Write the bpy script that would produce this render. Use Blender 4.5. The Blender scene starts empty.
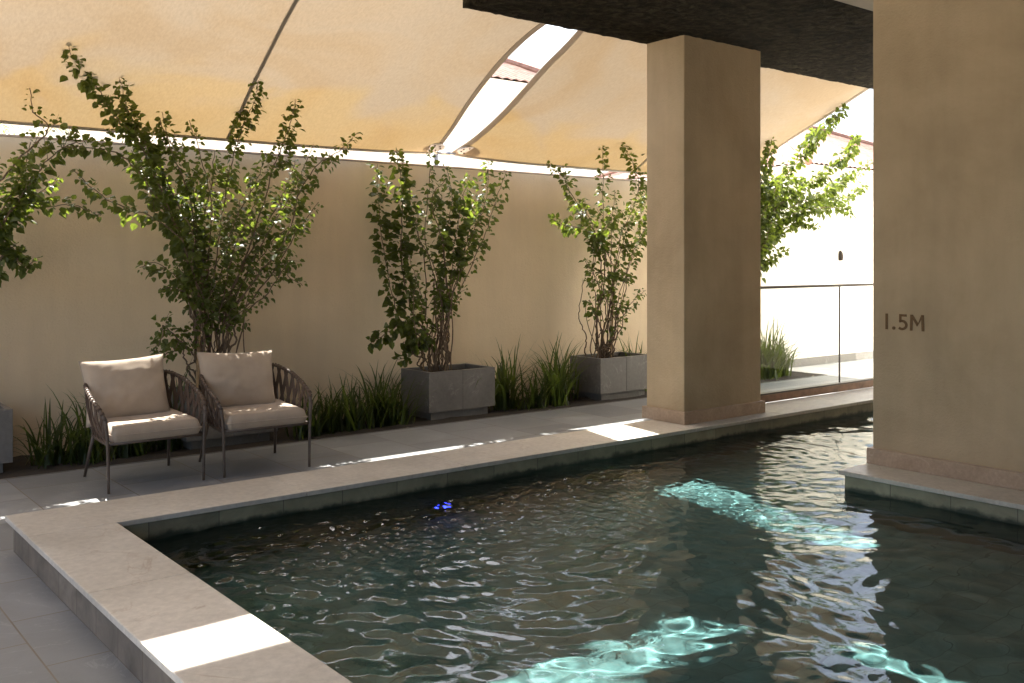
import bpy, bmesh, math, random
import numpy as np
from mathutils import Vector, Matrix, noise as mnoise

random.seed(7)
S = bpy.context.scene
COL = S.collection
R = math.radians

# ------------------------------------------------------------------ camera
cam_d = bpy.data.cameras.new("camera")
cam = bpy.data.objects.new("camera", cam_d)
COL.objects.link(cam)
cam.location = (0.0, 0.0, 1.6)
cam.rotation_euler = (R(90), 0, R(-38.67))
cam_d.sensor_width = 36.0
cam_d.lens = 36.0 * 977.0 / 1024.0
cam_d.shift_y = -81.5 / 1024.0
cam_d.clip_end = 800.0
S.camera = cam

# ------------------------------------------------------------------ sky, sun, exposure
SUN_DIR = Vector((0.08, 0.72, 1.0)).normalized()          # towards the sun
world = bpy.data.worlds.new("World")
S.world = world
world.use_nodes = True
wn = world.node_tree.nodes
bg = wn["Background"]
sky = wn.new("ShaderNodeTexSky")
sky.sky_type = 'NISHITA'
sky.sun_disc = False
sky.sun_elevation = math.asin(SUN_DIR.z)
sky.sun_rotation = math.atan2(SUN_DIR.x, SUN_DIR.y)
sky.air_density = 1.0
sky.dust_density = 6.0
sky.ozone_density = 1.0
world.node_tree.links.new(sky.outputs[0], bg.inputs[0])
bg.inputs[1].default_value = 0.15

sun_d = bpy.data.lights.new("sun", 'SUN')
sun_d.energy = 5.0
sun_d.angle = R(0.53)
sun_d.color = (1.0, 0.95, 0.87)
sun = bpy.data.objects.new("sun", sun_d)
COL.objects.link(sun)
sun.location = (2, 10, 14)
sun.rotation_euler = SUN_DIR.to_track_quat('Z', 'Y').to_euler()
sun_d.cycles.is_caustics_light = True

vs = S.view_settings
vs.view_transform = 'Standard'
vs.look = 'None'
vs.exposure = 2.02
vs.gamma = 1.0
vs.use_curve_mapping = False
S.cycles.max_bounces = 10
S.cycles.diffuse_bounces = 6
S.cycles.glossy_bounces = 4
S.cycles.transmission_bounces = 8
S.cycles.transparent_max_bounces = 12
S.cycles.caustics_reflective = False
S.cycles.caustics_refractive = True
S.cycles.sample_clamp_indirect = 6.0
S.cycles.use_denoising = True

# ------------------------------------------------------------------ materials
def mat(name):
    m = bpy.data.materials.new(name)
    m.use_nodes = True
    return m, m.node_tree.nodes, m.node_tree.links, m.node_tree.nodes["Principled BSDF"]

def node(nt, kind, **kw):
    n = nt.new(kind)
    for k, v in kw.items():
        setattr(n, k, v)
    return n

def ramp(nt, stops, interp='LINEAR'):
    r = nt.new("ShaderNodeValToRGB")
    r.color_ramp.interpolation = interp
    e = r.color_ramp.elements
    while len(e) < len(stops):
        e.new(0.5)
    for k, (p, c) in enumerate(stops):
        e[k].position = p
        e[k].color = (*c, 1) if len(c) == 3 else c
    return r

def noise(nt, L, vec, scale, detail=5, rough=0.55, dist=0.0):
    n = nt.new("ShaderNodeTexNoise")
    n.inputs["Scale"].default_value = scale
    n.inputs["Detail"].default_value = detail
    n.inputs["Roughness"].default_value = rough
    n.inputs["Distortion"].default_value = dist
    if vec is not None:
        L.new(vec, n.inputs["Vector"])
    return n

def coords(nt, L, scale=(1, 1, 1), rot=(0, 0, 0), loc=(0, 0, 0), kind="Object"):
    t = nt.new("ShaderNodeTexCoord")
    m = nt.new("ShaderNodeMapping")
    m.inputs["Scale"].default_value = scale
    m.inputs["Rotation"].default_value = rot
    m.inputs["Location"].default_value = loc
    L.new(t.outputs[kind], m.inputs["Vector"])
    return m.outputs[0]

def world_pos(nt, L, scale=(1, 1, 1), rot=(0, 0, 0), loc=(0, 0, 0)):
    g = nt.new("ShaderNodeNewGeometry")
    m = nt.new("ShaderNodeMapping")
    m.inputs["Scale"].default_value = scale
    m.inputs["Rotation"].default_value = rot
    m.inputs["Location"].default_value = loc
    L.new(g.outputs["Position"], m.inputs["Vector"])
    return m.outputs[0]

def bump(nt, L, h, b, strength=0.3, dist=0.01):
    n = nt.new("ShaderNodeBump")
    n.inputs["Strength"].default_value = strength
    n.inputs["Distance"].default_value = dist
    L.new(h, n.inputs["Height"])
    L.new(n.outputs[0], b.inputs["Normal"])
    return n

def mixc(nt, L, fac, a, b, mode='MIX'):
    m = nt.new("ShaderNodeMix")
    m.data_type = 'RGBA'
    m.blend_type = mode
    for sock, v in ((m.inputs[0], fac), (m.inputs[6], a), (m.inputs[7], b)):
        if hasattr(v, "links"):
            L.new(v, sock)
        elif isinstance(v, (int, float)):
            sock.default_value = v
        else:
            sock.default_value = (*v, 1)
    return m.outputs[2]

def plaster(name, c1, c2, scale=1.0, streak=0.25):
    m, nt, L, b = mat(name)
    p = world_pos(nt, L)
    n1 = noise(nt, L, p, 0.9 * scale, 6, 0.6, 0.4)
    ps = world_pos(nt, L, (2.2, 2.2, 0.28))
    n2 = noise(nt, L, ps, 1.6, 4, 0.6)
    r1 = ramp(nt, [(0.3, c1), (0.72, c2)])
    L.new(n1.outputs[0], r1.inputs[0])
    r2 = ramp(nt, [(0.35, (1 - streak,) * 3), (0.6, (1, 1, 1))])
    L.new(n2.outputs[0], r2.inputs[0])
    c = mixc(nt, L, 1.0, r1.outputs[0], r2.outputs[0], 'MULTIPLY')
    L.new(c, b.inputs["Base Color"])
    b.inputs["Roughness"].default_value = 0.85
    n3 = noise(nt, L, p, 55, 5, 0.7)
    n4 = noise(nt, L, p, 5, 4, 0.6)
    ad = node(nt, "ShaderNodeMath", operation='MULTIPLY_ADD')
    L.new(n4.outputs[0], ad.inputs[0]); ad.inputs[1].default_value = 1.5
    L.new(n3.outputs[0], ad.inputs[2])
    bump(nt, L, ad.outputs[0], b, 0.5, 0.012)
    return m

def stone(name, c1, c2, vein=None, scale=2.0, rough=0.55, bumpy=0.2, vein_w=0.02):
    m, nt, L, b = mat(name)
    p = world_pos(nt, L)
    n1 = noise(nt, L, p, scale, 8, 0.62, 0.8)
    r1 = ramp(nt, [(0.28, c1), (0.74, c2)])
    L.new(n1.outputs[0], r1.inputs[0])
    c = r1.outputs[0]
    n2 = noise(nt, L, p, scale * 14, 6, 0.7)
    r2 = ramp(nt, [(0.3, (0.82,) * 3), (0.7, (1.08,) * 3)])
    L.new(n2.outputs[0], r2.inputs[0])
    c = mixc(nt, L, 1.0, c, r2.outputs[0], 'MULTIPLY')
    if vein:
        pv = world_pos(nt, L, (1, 1, 1), (0.4, 0.3, 0.7))
        nv = noise(nt, L, pv, scale * 0.8, 6, 0.55, 1.2)
        rv = ramp(nt, [(0.5 - vein_w, (0, 0, 0)), (0.5, (1, 1, 1)), (0.5 + vein_w, (0, 0, 0))])
        L.new(nv.outputs[0], rv.inputs[0])
        nb = noise(nt, L, p, scale * 1.7, 3)
        rb = ramp(nt, [(0.48, (0, 0, 0)), (0.65, (0.55,) * 3)])
        L.new(nb.outputs[0], rb.inputs[0])
        f = mixc(nt, L, 1.0, rv.outputs[0], rb.outputs[0], 'MULTIPLY')
        c = mixc(nt, L, f, c, vein)
    L.new(c, b.inputs["Base Color"])
    rr = ramp(nt, [(0.3, (rough - 0.1,) * 3), (0.7, (rough + 0.15,) * 3)])
    L.new(n1.outputs[0], rr.inputs[0])
    L.new(rr.outputs[0], b.inputs["Roughness"])
    bump(nt, L, n2.outputs[0], b, bumpy, 0.004)
    return m

def paving(name, c1, c2, grout, tile=(0.6, 0.6), off=(0, 0), vein=(0.45, 0.45, 0.45), rot=0.0):
    m, nt, L, b = mat(name)
    p = world_pos(nt, L)
    pb = world_pos(nt, L, (1, 1, 1), (0, 0, rot), (off[0], off[1], 0))
    br = nt.new("ShaderNodeTexBrick")
    br.offset = 0.5
    br.inputs["Scale"].default_value = 1.0
    br.inputs["Brick Width"].default_value = tile[0]
    br.inputs["Row Height"].default_value = tile[1]
    br.inputs["Mortar Size"].default_value = 0.004
    br.inputs["Mortar Smooth"].default_value = 0.2
    br.inputs["Color1"].default_value = (0.78, 0.78, 0.78, 1)
    br.inputs["Color2"].default_value = (1.12, 1.12, 1.12, 1)
    br.inputs["Mortar"].default_value = (1, 1, 1, 1)
    L.new(pb, br.inputs["Vector"])
    n1 = noise(nt, L, p, 2.6, 8, 0.65, 1.0)
    r1 = ramp(nt, [(0.28, c1), (0.74, c2)])
    L.new(n1.outputs[0], r1.inputs[0])
    c = mixc(nt, L, 1.0, r1.outputs[0], br.outputs["Color"], 'MULTIPLY')
    pv = world_pos(nt, L, (1, 1, 1), (0, 0, 0.6))
    nv = noise(nt, L, pv, 1.6, 7, 0.6, 1.5)
    rv = ramp(nt, [(0.493, (0, 0, 0)), (0.5, (0.22,) * 3), (0.507, (0, 0, 0))])
    L.new(nv.outputs[0], rv.inputs[0])
    c = mixc(nt, L, rv.outputs[0], c, vein)
    c = mixc(nt, L, br.outputs["Fac"], c, grout)
    L.new(c, b.inputs["Base Color"])
    rr = ramp(nt, [(0.3, (0.38,) * 3), (0.75, (0.66,) * 3)])
    L.new(n1.outputs[0], rr.inputs[0])
    L.new(rr.outputs[0], b.inputs["Roughness"])
    n2 = noise(nt, L, p, 40, 6, 0.7)
    sb = node(nt, "ShaderNodeMath", operation='SUBTRACT')
    L.new(n2.outputs[0], sb.inputs[0]); L.new(br.outputs["Fac"], sb.inputs[1])
    bump(nt, L, sb.outputs[0], b, 0.3, 0.004)
    return m

def plain(name, c, rough=0.6, metal=0.0, nscale=18.0, var=0.25, bs=0.15):
    m, nt, L, b = mat(name)
    p = coords(nt, L)
    n = noise(nt, L, p, nscale, 5, 0.6)
    r = ramp(nt, [(0.3, tuple(x * (1 - var) for x in c)), (0.7, tuple(min(1, x * (1 + var)) for x in c))])
    L.new(n.outputs[0], r.inputs[0])
    L.new(r.outputs[0], b.inputs["Base Color"])
    b.inputs["Roughness"].default_value = rough
    b.inputs["Metallic"].default_value = metal
    bump(nt, L, n.outputs[0], b, bs, 0.003)
    return m

def leaf_mat(name, c1, c2, trans, rough=0.45):
    m, nt, L, b = mat(name)
    g = nt.new("ShaderNodeNewGeometry")
    r = ramp(nt, [(0.0, c1), (0.55, tuple((x + y) / 2 for x, y in zip(c1, c2))), (1.0, c2)])
    L.new(g.outputs["Random Per Island"], r.inputs[0])
    L.new(r.outputs[0], b.inputs["Base Color"])
    b.inputs["Roughness"].default_value = rough
    t = nt.new("ShaderNodeBsdfTranslucent")
    t.inputs[0].default_value = (*trans, 1)
    ms = nt.new("ShaderNodeMixShader")
    ms.inputs[0].default_value = 0.42
    L.new(b.outputs[0], ms.inputs[1]); L.new(t.outputs[0], ms.inputs[2])
    L.new(ms.outputs[0], nt["Material Output"].inputs[0])
    return m

def fabric_sail(name):
    m, nt, L, b = mat(name)
    nt.remove(b)
    p = world_pos(nt, L)
    n1 = noise(nt, L, p, 0.75, 3, 0.5, 1.2)
    r1 = ramp(nt, [(0.36, (0.97, 0.92, 0.84)), (0.47, (1.0, 0.98, 0.95)), (0.60, (1.0, 1.01, 1.03))])
    L.new(n1.outputs[0], r1.inputs[0])
    n0 = noise(nt, L, p, 0.22, 2, 0.5)
    r0 = ramp(nt, [(0.35, (0.86, 0.85, 0.83)), (0.65, (1.08, 1.08, 1.09))])
    L.new(n0.outputs[0], r0.inputs[0])
    c = mixc(nt, L, 1.0, r1.outputs[0], r0.outputs[0], 'MULTIPLY')
    nw = noise(nt, L, world_pos(nt, L, (60, 22, 22)), 1.0, 3, 0.7)
    rw = ramp(nt, [(0.3, (0.91,) * 3), (0.7, (1.07,) * 3)])
    L.new(nw.outputs[0], rw.inputs[0])
    c = mixc(nt, L, 1.0, c, rw.outputs[0], 'MULTIPLY')
    sp = nt.new("ShaderNodeSeparateXYZ"); L.new(p, sp.inputs[0])
    ne = noise(nt, L, p, 1.3, 3, 0.5, 0.8)
    ma = node(nt, "ShaderNodeMath", operation='MULTIPLY_ADD')
    L.new(ne.outputs[0], ma.inputs[0]); ma.inputs[1].default_value = 2.4
    L.new(sp.outputs[1], ma.inputs[2])
    mr = nt.new("ShaderNodeMapRange"); mr.interpolation_type = 'SMOOTHSTEP'
    mr.inputs["From Min"].default_value = 8.85; mr.inputs["From Max"].default_value = 9.4
    L.new(ma.outputs[0], mr.inputs["Value"])
    hue = mixc(nt, L, mr.outputs[0], (0.102, 0.079, 0.053), (0.114, 0.079, 0.037))
    ct = mixc(nt, L, 1.0, c, hue, 'MULTIPLY')
    cd = mixc(nt, L, 1.0, c, (0.80, 0.67, 0.50), 'MULTIPLY')
    d = nt.new("ShaderNodeBsdfDiffuse")
    t = nt.new("ShaderNodeBsdfTranslucent")
    L.new(cd, d.inputs[0]); L.new(ct, t.inputs[0])
    ms = nt.new("ShaderNodeMixShader")
    ms.inputs[0].default_value = 0.5
    L.new(d.outputs[0], ms.inputs[1]); L.new(t.outputs[0], ms.inputs[2])
    L.new(ms.outputs[0], nt["Material Output"].inputs[0])
    return m

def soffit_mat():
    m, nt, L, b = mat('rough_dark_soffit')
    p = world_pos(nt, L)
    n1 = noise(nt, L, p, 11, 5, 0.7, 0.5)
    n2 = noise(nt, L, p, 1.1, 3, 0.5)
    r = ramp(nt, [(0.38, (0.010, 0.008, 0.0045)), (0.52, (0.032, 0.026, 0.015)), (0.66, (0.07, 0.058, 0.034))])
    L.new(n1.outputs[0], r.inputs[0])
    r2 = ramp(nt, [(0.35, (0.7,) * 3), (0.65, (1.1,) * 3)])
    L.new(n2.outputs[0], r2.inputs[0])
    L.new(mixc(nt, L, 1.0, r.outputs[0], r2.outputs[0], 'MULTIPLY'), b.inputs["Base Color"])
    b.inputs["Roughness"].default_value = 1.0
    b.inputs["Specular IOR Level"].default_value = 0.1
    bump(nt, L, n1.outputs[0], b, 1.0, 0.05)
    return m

def webbing_mat():
    m, nt, L, b = mat('sail_webbing')
    b.inputs["Base Color"].default_value = (0.46, 0.40, 0.32, 1)
    b.inputs["Roughness"].default_value = 0.9
    t = nt.new("ShaderNodeBsdfTranslucent"); t.inputs[0].default_value = (0.40, 0.33, 0.26, 1)
    ms = nt.new("ShaderNodeMixShader"); ms.inputs[0].default_value = 0.3
    L.new(b.outputs[0], ms.inputs[1]); L.new(t.outputs[0], ms.inputs[2])
    L.new(ms.outputs[0], nt["Material Output"].inputs[0])
    return m

M = {}
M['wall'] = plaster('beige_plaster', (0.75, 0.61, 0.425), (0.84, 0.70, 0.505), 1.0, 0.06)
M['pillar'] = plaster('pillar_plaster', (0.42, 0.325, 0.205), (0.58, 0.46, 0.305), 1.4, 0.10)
M['skirt'] = stone('skirting_stone', (0.38, 0.275, 0.19), (0.54, 0.41, 0.30), (0.6, 0.48, 0.38), 3.0, 0.5)
M['coping'] = stone('cream_coping_stone', (0.47, 0.435, 0.375), (0.65, 0.61, 0.54), (0.33, 0.25, 0.18), 2.0, 0.45, 0.15, 0.012)
M['kerb'] = stone('coping_side_stone', (0.09, 0.075, 0.06), (0.22, 0.185, 0.15), None, 4.0, 0.6)
M['planter'] = stone('grey_veined_stone', (0.13, 0.123, 0.115), (0.20, 0.19, 0.178), (0.36, 0.35, 0.33), 2.2, 0.5, 0.15, 0.014)
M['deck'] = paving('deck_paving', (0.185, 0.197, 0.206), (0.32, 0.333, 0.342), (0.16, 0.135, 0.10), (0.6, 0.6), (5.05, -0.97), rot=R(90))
M['terrace'] = paving('terrace_paving', (0.56, 0.57, 0.57), (0.66, 0.66, 0.655), (0.35, 0.33, 0.30), (0.6, 0.6), (0.2, 0.1), (0.6, 0.6, 0.6))  # paler than the deck so that it bounces light onto the wall
M['soil'] = stone('dark_soil', (0.02, 0.015, 0.01), (0.06, 0.045, 0.03), None, 9.0, 0.9, 0.9)
M['ground'] = stone('sandy_ground', (0.42, 0.36, 0.27), (0.55, 0.48, 0.37), None, 0.6, 0.9)
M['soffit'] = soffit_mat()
M['beam'] = plaster('pale_beam_plaster', (0.52, 0.46, 0.38), (0.62, 0.56, 0.47), 1.0, 0.1)
M['white'] = plaster('white_render', (0.80, 0.77, 0.69), (0.85, 0.82, 0.75), 0.6, 0.06)
M['sail'] = fabric_sail('sail_fabric')
M['hem'] = webbing_mat()
M['steel'] = plain('brushed_steel', (0.45, 0.44, 0.42), 0.4, 0.8, 40, 0.15)
M['dark_metal'] = plain('dark_bronze_metal', (0.05, 0.038, 0.028), 0.4, 0.6, 30, 0.2)
M['frame'] = plain('taupe_powder_coat', (0.105, 0.078, 0.06), 0.5, 0.1, 40, 0.15)
M['rope'] = plain('brown_rope_weave', (0.098, 0.066, 0.048), 0.85, 0, 220, 0.4, 0.6)
M['wood'] = plain('brown_channel', (0.20, 0.105, 0.055), 0.5, 0.1, 12, 0.3)
M['brass'] = plain('bronze_lettering', (0.13, 0.07, 0.022), 0.5, 0.15, 60, 0.2)
M['bark'] = plain('stem_bark', (0.17, 0.12, 0.08), 0.9, 0, 40, 0.45, 0.6)
M['cane'] = plain('bamboo_cane', (0.33, 0.22, 0.11), 0.6, 0, 25, 0.25)
M['leaf'] = leaf_mat('bougainvillea_leaf', (0.026, 0.042, 0.012), (0.085, 0.105, 0.028), (0.24, 0.32, 0.035))
M['blade'] = leaf_mat('strappy_leaf', (0.012, 0.022, 0.007), (0.060, 0.082, 0.022), (0.18, 0.25, 0.035))
M['palm'] = leaf_mat('palm_leaf', (0.05, 0.08, 0.03), (0.12, 0.15, 0.06), (0.25, 0.32, 0.08))
M['dark_wall'] = plaster('dark_brown_back_wall', (0.06, 0.05, 0.04), (0.09, 0.075, 0.06), 1.0, 0.2)

def cushion_mat():
    m, nt, L, b = mat('taupe_canvas')
    p = coords(nt, L)
    w1 = nt.new("ShaderNodeTexWave"); w1.inputs["Scale"].default_value = 260; w1.bands_direction = 'X'
    w2 = nt.new("ShaderNodeTexWave"); w2.inputs["Scale"].default_value = 260; w2.bands_direction = 'Z'
    L.new(p, w1.inputs[0]); L.new(p, w2.inputs[0])
    n = noise(nt, L, p, 7, 5, 0.6)
    r = ramp(nt, [(0.3, (0.40, 0.325, 0.25)), (0.7, (0.47, 0.385, 0.30))])
    L.new(n.outputs[0], r.inputs[0])
    L.new(r.outputs[0], b.inputs["Base Color"])
    b.inputs["Roughness"].default_value = 0.95
    b.inputs["Sheen Weight"].default_value = 0.2
    ad = node(nt, "ShaderNodeMath", operation='ADD')
    L.new(w1.outputs[1], ad.inputs[0]); L.new(w2.outputs[1], ad.inputs[1])
    bump(nt, L, ad.outputs[0], b, 0.25, 0.001)
    return m
M['cushion'] = cushion_mat()

def pool_tile(name, c1, c2, grout, tw, th, plane, tide=True):
    m, nt, L, b = mat(name)
    p = world_pos(nt, L)
    rot = {'xy': (0, 0, 0), 'xz': (R(90), 0, 0), 'yz': (R(90), 0, R(90))}[plane]
    g = nt.new("ShaderNodeNewGeometry")
    sx = nt.new("ShaderNodeSeparateXYZ"); L.new(g.outputs["Position"], sx.inputs[0])
    cb = nt.new("ShaderNodeCombineXYZ")
    a, c = {'xy': (0, 1), 'xz': (0, 2), 'yz': (1, 2)}[plane]
    L.new(sx.outputs[a], cb.inputs[0]); L.new(sx.outputs[c], cb.inputs[1])
    br = nt.new("ShaderNodeTexBrick")
    br.offset = 0.5
    for k, v in (("Scale", 1), ("Brick Width", tw), ("Row Height", th), ("Mortar Size", 0.003)):
        br.inputs[k].default_value = v
    br.inputs["Color1"].default_value = (0.8, 0.8, 0.8, 1)
    br.inputs["Color2"].default_value = (1.15, 1.15, 1.15, 1)
    L.new(cb.outputs[0], br.inputs["Vector"])
    n1 = noise(nt, L, p, 5, 7, 0.65, 0.6)
    r1 = ramp(nt, [(0.3, c1), (0.72, c2)])
    L.new(n1.outputs[0], r1.inputs[0])
    cc = mixc(nt, L, 1.0, r1.outputs[0], br.outputs["Color"], 'MULTIPLY')
    cc = mixc(nt, L, br.outputs["Fac"], cc, grout)
    if tide and plane != 'xy':
        # algae and damp climbing from the water line in an uneven tide mark
        na = noise(nt, L, p, 6, 5, 0.65)
        am = node(nt, "ShaderNodeMath", operation='MULTIPLY_ADD')
        L.new(na.outputs[0], am.inputs[0]); am.inputs[1].default_value = -0.11
        L.new(sx.outputs[2], am.inputs[2])
        mr = nt.new("ShaderNodeMapRange"); mr.interpolation_type = 'SMOOTHSTEP'
        mr.inputs["From Min"].default_value = 0.005; mr.inputs["From Max"].default_value = 0.045
        L.new(am.outputs[0], mr.inputs["Value"])
        cc = mixc(nt, L, mr.outputs[0], (0.035, 0.045, 0.03), cc)
    L.new(cc, b.inputs["Base Color"])
    b.inputs["Roughness"].default_value = 0.6
    return m
M['pool_floor'] = pool_tile('green_pool_floor_tile', (0.062, 0.11, 0.11), (0.19, 0.255, 0.258), (0.07, 0.105, 0.105), 0.3, 0.15, 'xy')
M['pool_side_x'] = pool_tile('green_stone_band', (0.19, 0.18, 0.12), (0.32, 0.30, 0.205), (0.12, 0.11, 0.08), 0.4, 0.5, 'xz')
M['pool_side_y'] = pool_tile('green_stone_band_side', (0.19, 0.18, 0.12), (0.32, 0.30, 0.205), (0.12, 0.11, 0.08), 0.4, 0.5, 'yz')
M['kerb_side'] = pool_tile('kerb_stone_blocks', (0.10, 0.083, 0.065), (0.24, 0.20, 0.16), (0.09, 0.07, 0.05), 0.3, 0.5, 'yz', False)

def water_mat():
    m, nt, L, b = mat('pool_water')
    nt.remove(b)
    gl = nt.new("ShaderNodeBsdfGlossy"); gl.inputs["Roughness"].default_value = 0.0
    rf = nt.new("ShaderNodeBsdfRefraction"); rf.inputs["IOR"].default_value = 1.333
    rf.inputs["Roughness"].default_value = 0.0
    rf.inputs[0].default_value = (0.69, 0.90, 0.895, 1)
    fr = nt.new("ShaderNodeFresnel"); fr.inputs[0].default_value = 1.333
    p = world_pos(nt, L, (1, 1, 1))
    n = noise(nt, L, p, 26, 3, 0.5, 0.4)
    bp = nt.new("ShaderNodeBump")
    bp.inputs["Strength"].default_value = 0.05
    bp.inputs["Distance"].default_value = 0.01
    L.new(n.outputs[0], bp.inputs["Height"])
    L.new(bp.outputs[0], gl.inputs["Normal"]); L.new(bp.outputs[0], fr.inputs["Normal"])
    ms = nt.new("ShaderNodeMixShader")
    L.new(fr.outputs[0], ms.inputs[0]); L.new(rf.outputs[0], ms.inputs[1]); L.new(gl.outputs[0], ms.inputs[2])
    L.new(ms.outputs[0], nt["Material Output"].inputs[0])
    return m
M['water'] = water_mat()

def glass_mat():
    m, nt, L, b = mat('clear_glass_sheet')
    nt.remove(b)
    tr = nt.new("ShaderNodeBsdfTransparent"); tr.inputs[0].default_value = (0.965, 0.985, 0.98, 1)
    gl = nt.new("ShaderNodeBsdfGlossy"); gl.inputs["Roughness"].default_value = 0.0
    fr = nt.new("ShaderNodeFresnel"); fr.inputs[0].default_value = 1.5
    g = nt.new("ShaderNodeNewGeometry")
    iv = node(nt, "ShaderNodeMath", operation='SUBTRACT'); iv.inputs[0].default_value = 1.0
    L.new(g.outputs["Backfacing"], iv.inputs[1])
    mu = node(nt, "ShaderNodeMath", operation='MULTIPLY')
    L.new(fr.outputs[0], mu.inputs[0]); L.new(iv.outputs[0], mu.inputs[1])
    ms = nt.new("ShaderNodeMixShader")
    L.new(mu.outputs[0], ms.inputs[0]); L.new(tr.outputs[0], ms.inputs[1]); L.new(gl.outputs[0], ms.inputs[2])
    L.new(ms.outputs[0], nt["Material Output"].inputs[0])
    return m
M['glass'] = glass_mat()

def roof_mat():
    m, nt, L, b = mat('red_roof_tiles')
    p = coords(nt, L)
    n = noise(nt, L, p, 6, 4, 0.6)
    r = ramp(nt, [(0.3, (0.20, 0.105, 0.075)), (0.7, (0.34, 0.20, 0.15))])
    L.new(n.outputs[0], r.inputs[0]); L.new(r.outputs[0], b.inputs["Base Color"])
    b.inputs["Roughness"].default_value = 0.8
    return m
M['roof'] = roof_mat()

# ------------------------------------------------------------------ mesh helpers
def link(name, bm, material, parent=None, smooth=False, recalc=True):
    if recalc:
        bmesh.ops.recalc_face_normals(bm, faces=bm.faces)
    me = bpy.data.meshes.new(name)
    bm.to_mesh(me); bm.free()
    if smooth:
        for p in me.polygons:
            p.use_smooth = True
    me.materials.append(material)
    o = bpy.data.objects.new(name, me)
    COL.objects.link(o)
    if parent:
        o.parent = parent
    return o

def box(bm, x0, x1, y0, y1, z0, z1, bev=0.0):
    vs_ = [bm.verts.new((x, y, z)) for z in (z0, z1) for y in (y0, y1) for x in (x0, x1)]
    fs = [bm.faces.new([vs_[i] for i in f]) for f in
          ((0, 2, 3, 1), (4, 5, 7, 6), (0, 1, 5, 4), (2, 6, 7, 3), (0, 4, 6, 2), (1, 3, 7, 5))]
    if bev > 0:
        es = list({e for f in fs for e in f.edges})
        bmesh.ops.bevel(bm, geom=es, offset=bev, segments=2, affect='EDGES', profile=0.5)

def boxes(*bs, bev=0.0):
    bm = bmesh.new()
    for b_ in bs:
        box(bm, *b_, bev=bev)
    return bm

def tube(bm, pts, rad, n=6, cap=True):
    pts = [Vector(p) for p in pts]
    if not isinstance(rad, (list, tuple)):
        rad = [rad] * len(pts)
    rings, prev = [], None
    for i, p in enumerate(pts):
        t = (pts[min(i + 1, len(pts) - 1)] - pts[max(i - 1, 0)])
        if t.length < 1e-9:
            t = Vector((0, 0, 1))
        t.normalize()
        if prev is None:
            a = t.orthogonal().normalized()
        else:
            a = prev - t * prev.dot(t)
            a = a.normalized() if a.length > 1e-6 else t.orthogonal().normalized()
        prev = a
        b_ = t.cross(a)
        rings.append([bm.verts.new(p + (a * math.cos(2 * math.pi * k / n) + b_ * math.sin(2 * math.pi * k / n)) * rad[i])
                      for k in range(n)])
    for r0, r1 in zip(rings, rings[1:]):
        for k in range(n):
            bm.faces.new((r0[k], r0[(k + 1) % n], r1[(k + 1) % n], r1[k]))
    if cap:
        bm.faces.new(rings[0][::-1]); bm.faces.new(rings[-1])

def smooth_path(pts, per=6):
    pts = [Vector(p) for p in pts]
    P_ = [pts[0] * 2 - pts[1]] + pts + [pts[-1] * 2 - pts[-2]]
    out = []
    for i in range(1, len(P_) - 2):
        for k in range(per):
            t = k / per
            a, b_, c, d = P_[i - 1], P_[i], P_[i + 1], P_[i + 2]
            out.append(0.5 * ((2 * b_) + (c - a) * t + (2 * a - 5 * b_ + 4 * c - d) * t * t + (3 * b_ - a - 3 * c + d) * t ** 3))
    out.append(pts[-1])
    return out

def tag(o, label=None, cat=None, group=None, kind=None):
    if label: o['label'] = label
    if cat: o['category'] = cat
    if group: o['group'] = group
    if kind: o['kind'] = kind
    return o

def thing(name, loc, label, cat, group=None, rz=0.0):
    o = bpy.data.objects.new(name, None)
    o.empty_display_size = 0.2
    COL.objects.link(o)
    o.location = loc
    o.rotation_euler = (0, 0, rz)
    return tag(o, label, cat, group)

def structure(name, bm, m, label=None, cat=None, smooth=False):
    o = link(name, bm, m, None, smooth)
    return tag(o, label or name.replace('_', ' '), cat or name.replace('_', ' '), kind='structure')

# ------------------------------------------------------------------ the setting
COPE = 0.187          # coping top above the deck
WZ = 0.06             # water level
FZ = -0.58            # pool floor
PX0, PX1, PY0, PY1 = 1.615, 10.9, 0.25, 5.45

bm = bmesh.new()      # ground: one sheet to the horizon with the pool left open
R_ = 400
def quad(bm, x0, x1, y0, y1, z):
    bm.faces.new([bm.verts.new(v) for v in ((x0, y0, z), (x1, y0, z), (x1, y1, z), (x0, y1, z))])
gx0, gx1, gy0, gy1 = PX0 - 0.3, PX1 + 0.3, PY0 - 0.3, PY1 + 0.3
for q in ((-R_, gx0, -R_, R_), (gx1, R_, -R_, R_), (gx0, gx1, -R_, gy0), (gx0, gx1, gy1, R_)):
    quad(bm, *q, -0.012)
structure('ground', bm, M['ground'], 'sandy ground around the pool court', 'ground')

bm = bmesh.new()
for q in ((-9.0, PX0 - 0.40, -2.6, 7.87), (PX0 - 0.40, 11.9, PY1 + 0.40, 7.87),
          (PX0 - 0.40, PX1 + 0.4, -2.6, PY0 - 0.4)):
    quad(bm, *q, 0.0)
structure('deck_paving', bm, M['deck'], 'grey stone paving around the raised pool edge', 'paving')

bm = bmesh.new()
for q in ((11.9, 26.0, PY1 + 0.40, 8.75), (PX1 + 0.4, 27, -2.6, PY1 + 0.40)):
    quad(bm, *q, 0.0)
structure('terrace', bm, M['terrace'], 'stone terrace at the open end of the court, coloured pale to bounce light', 'terrace')

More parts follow.
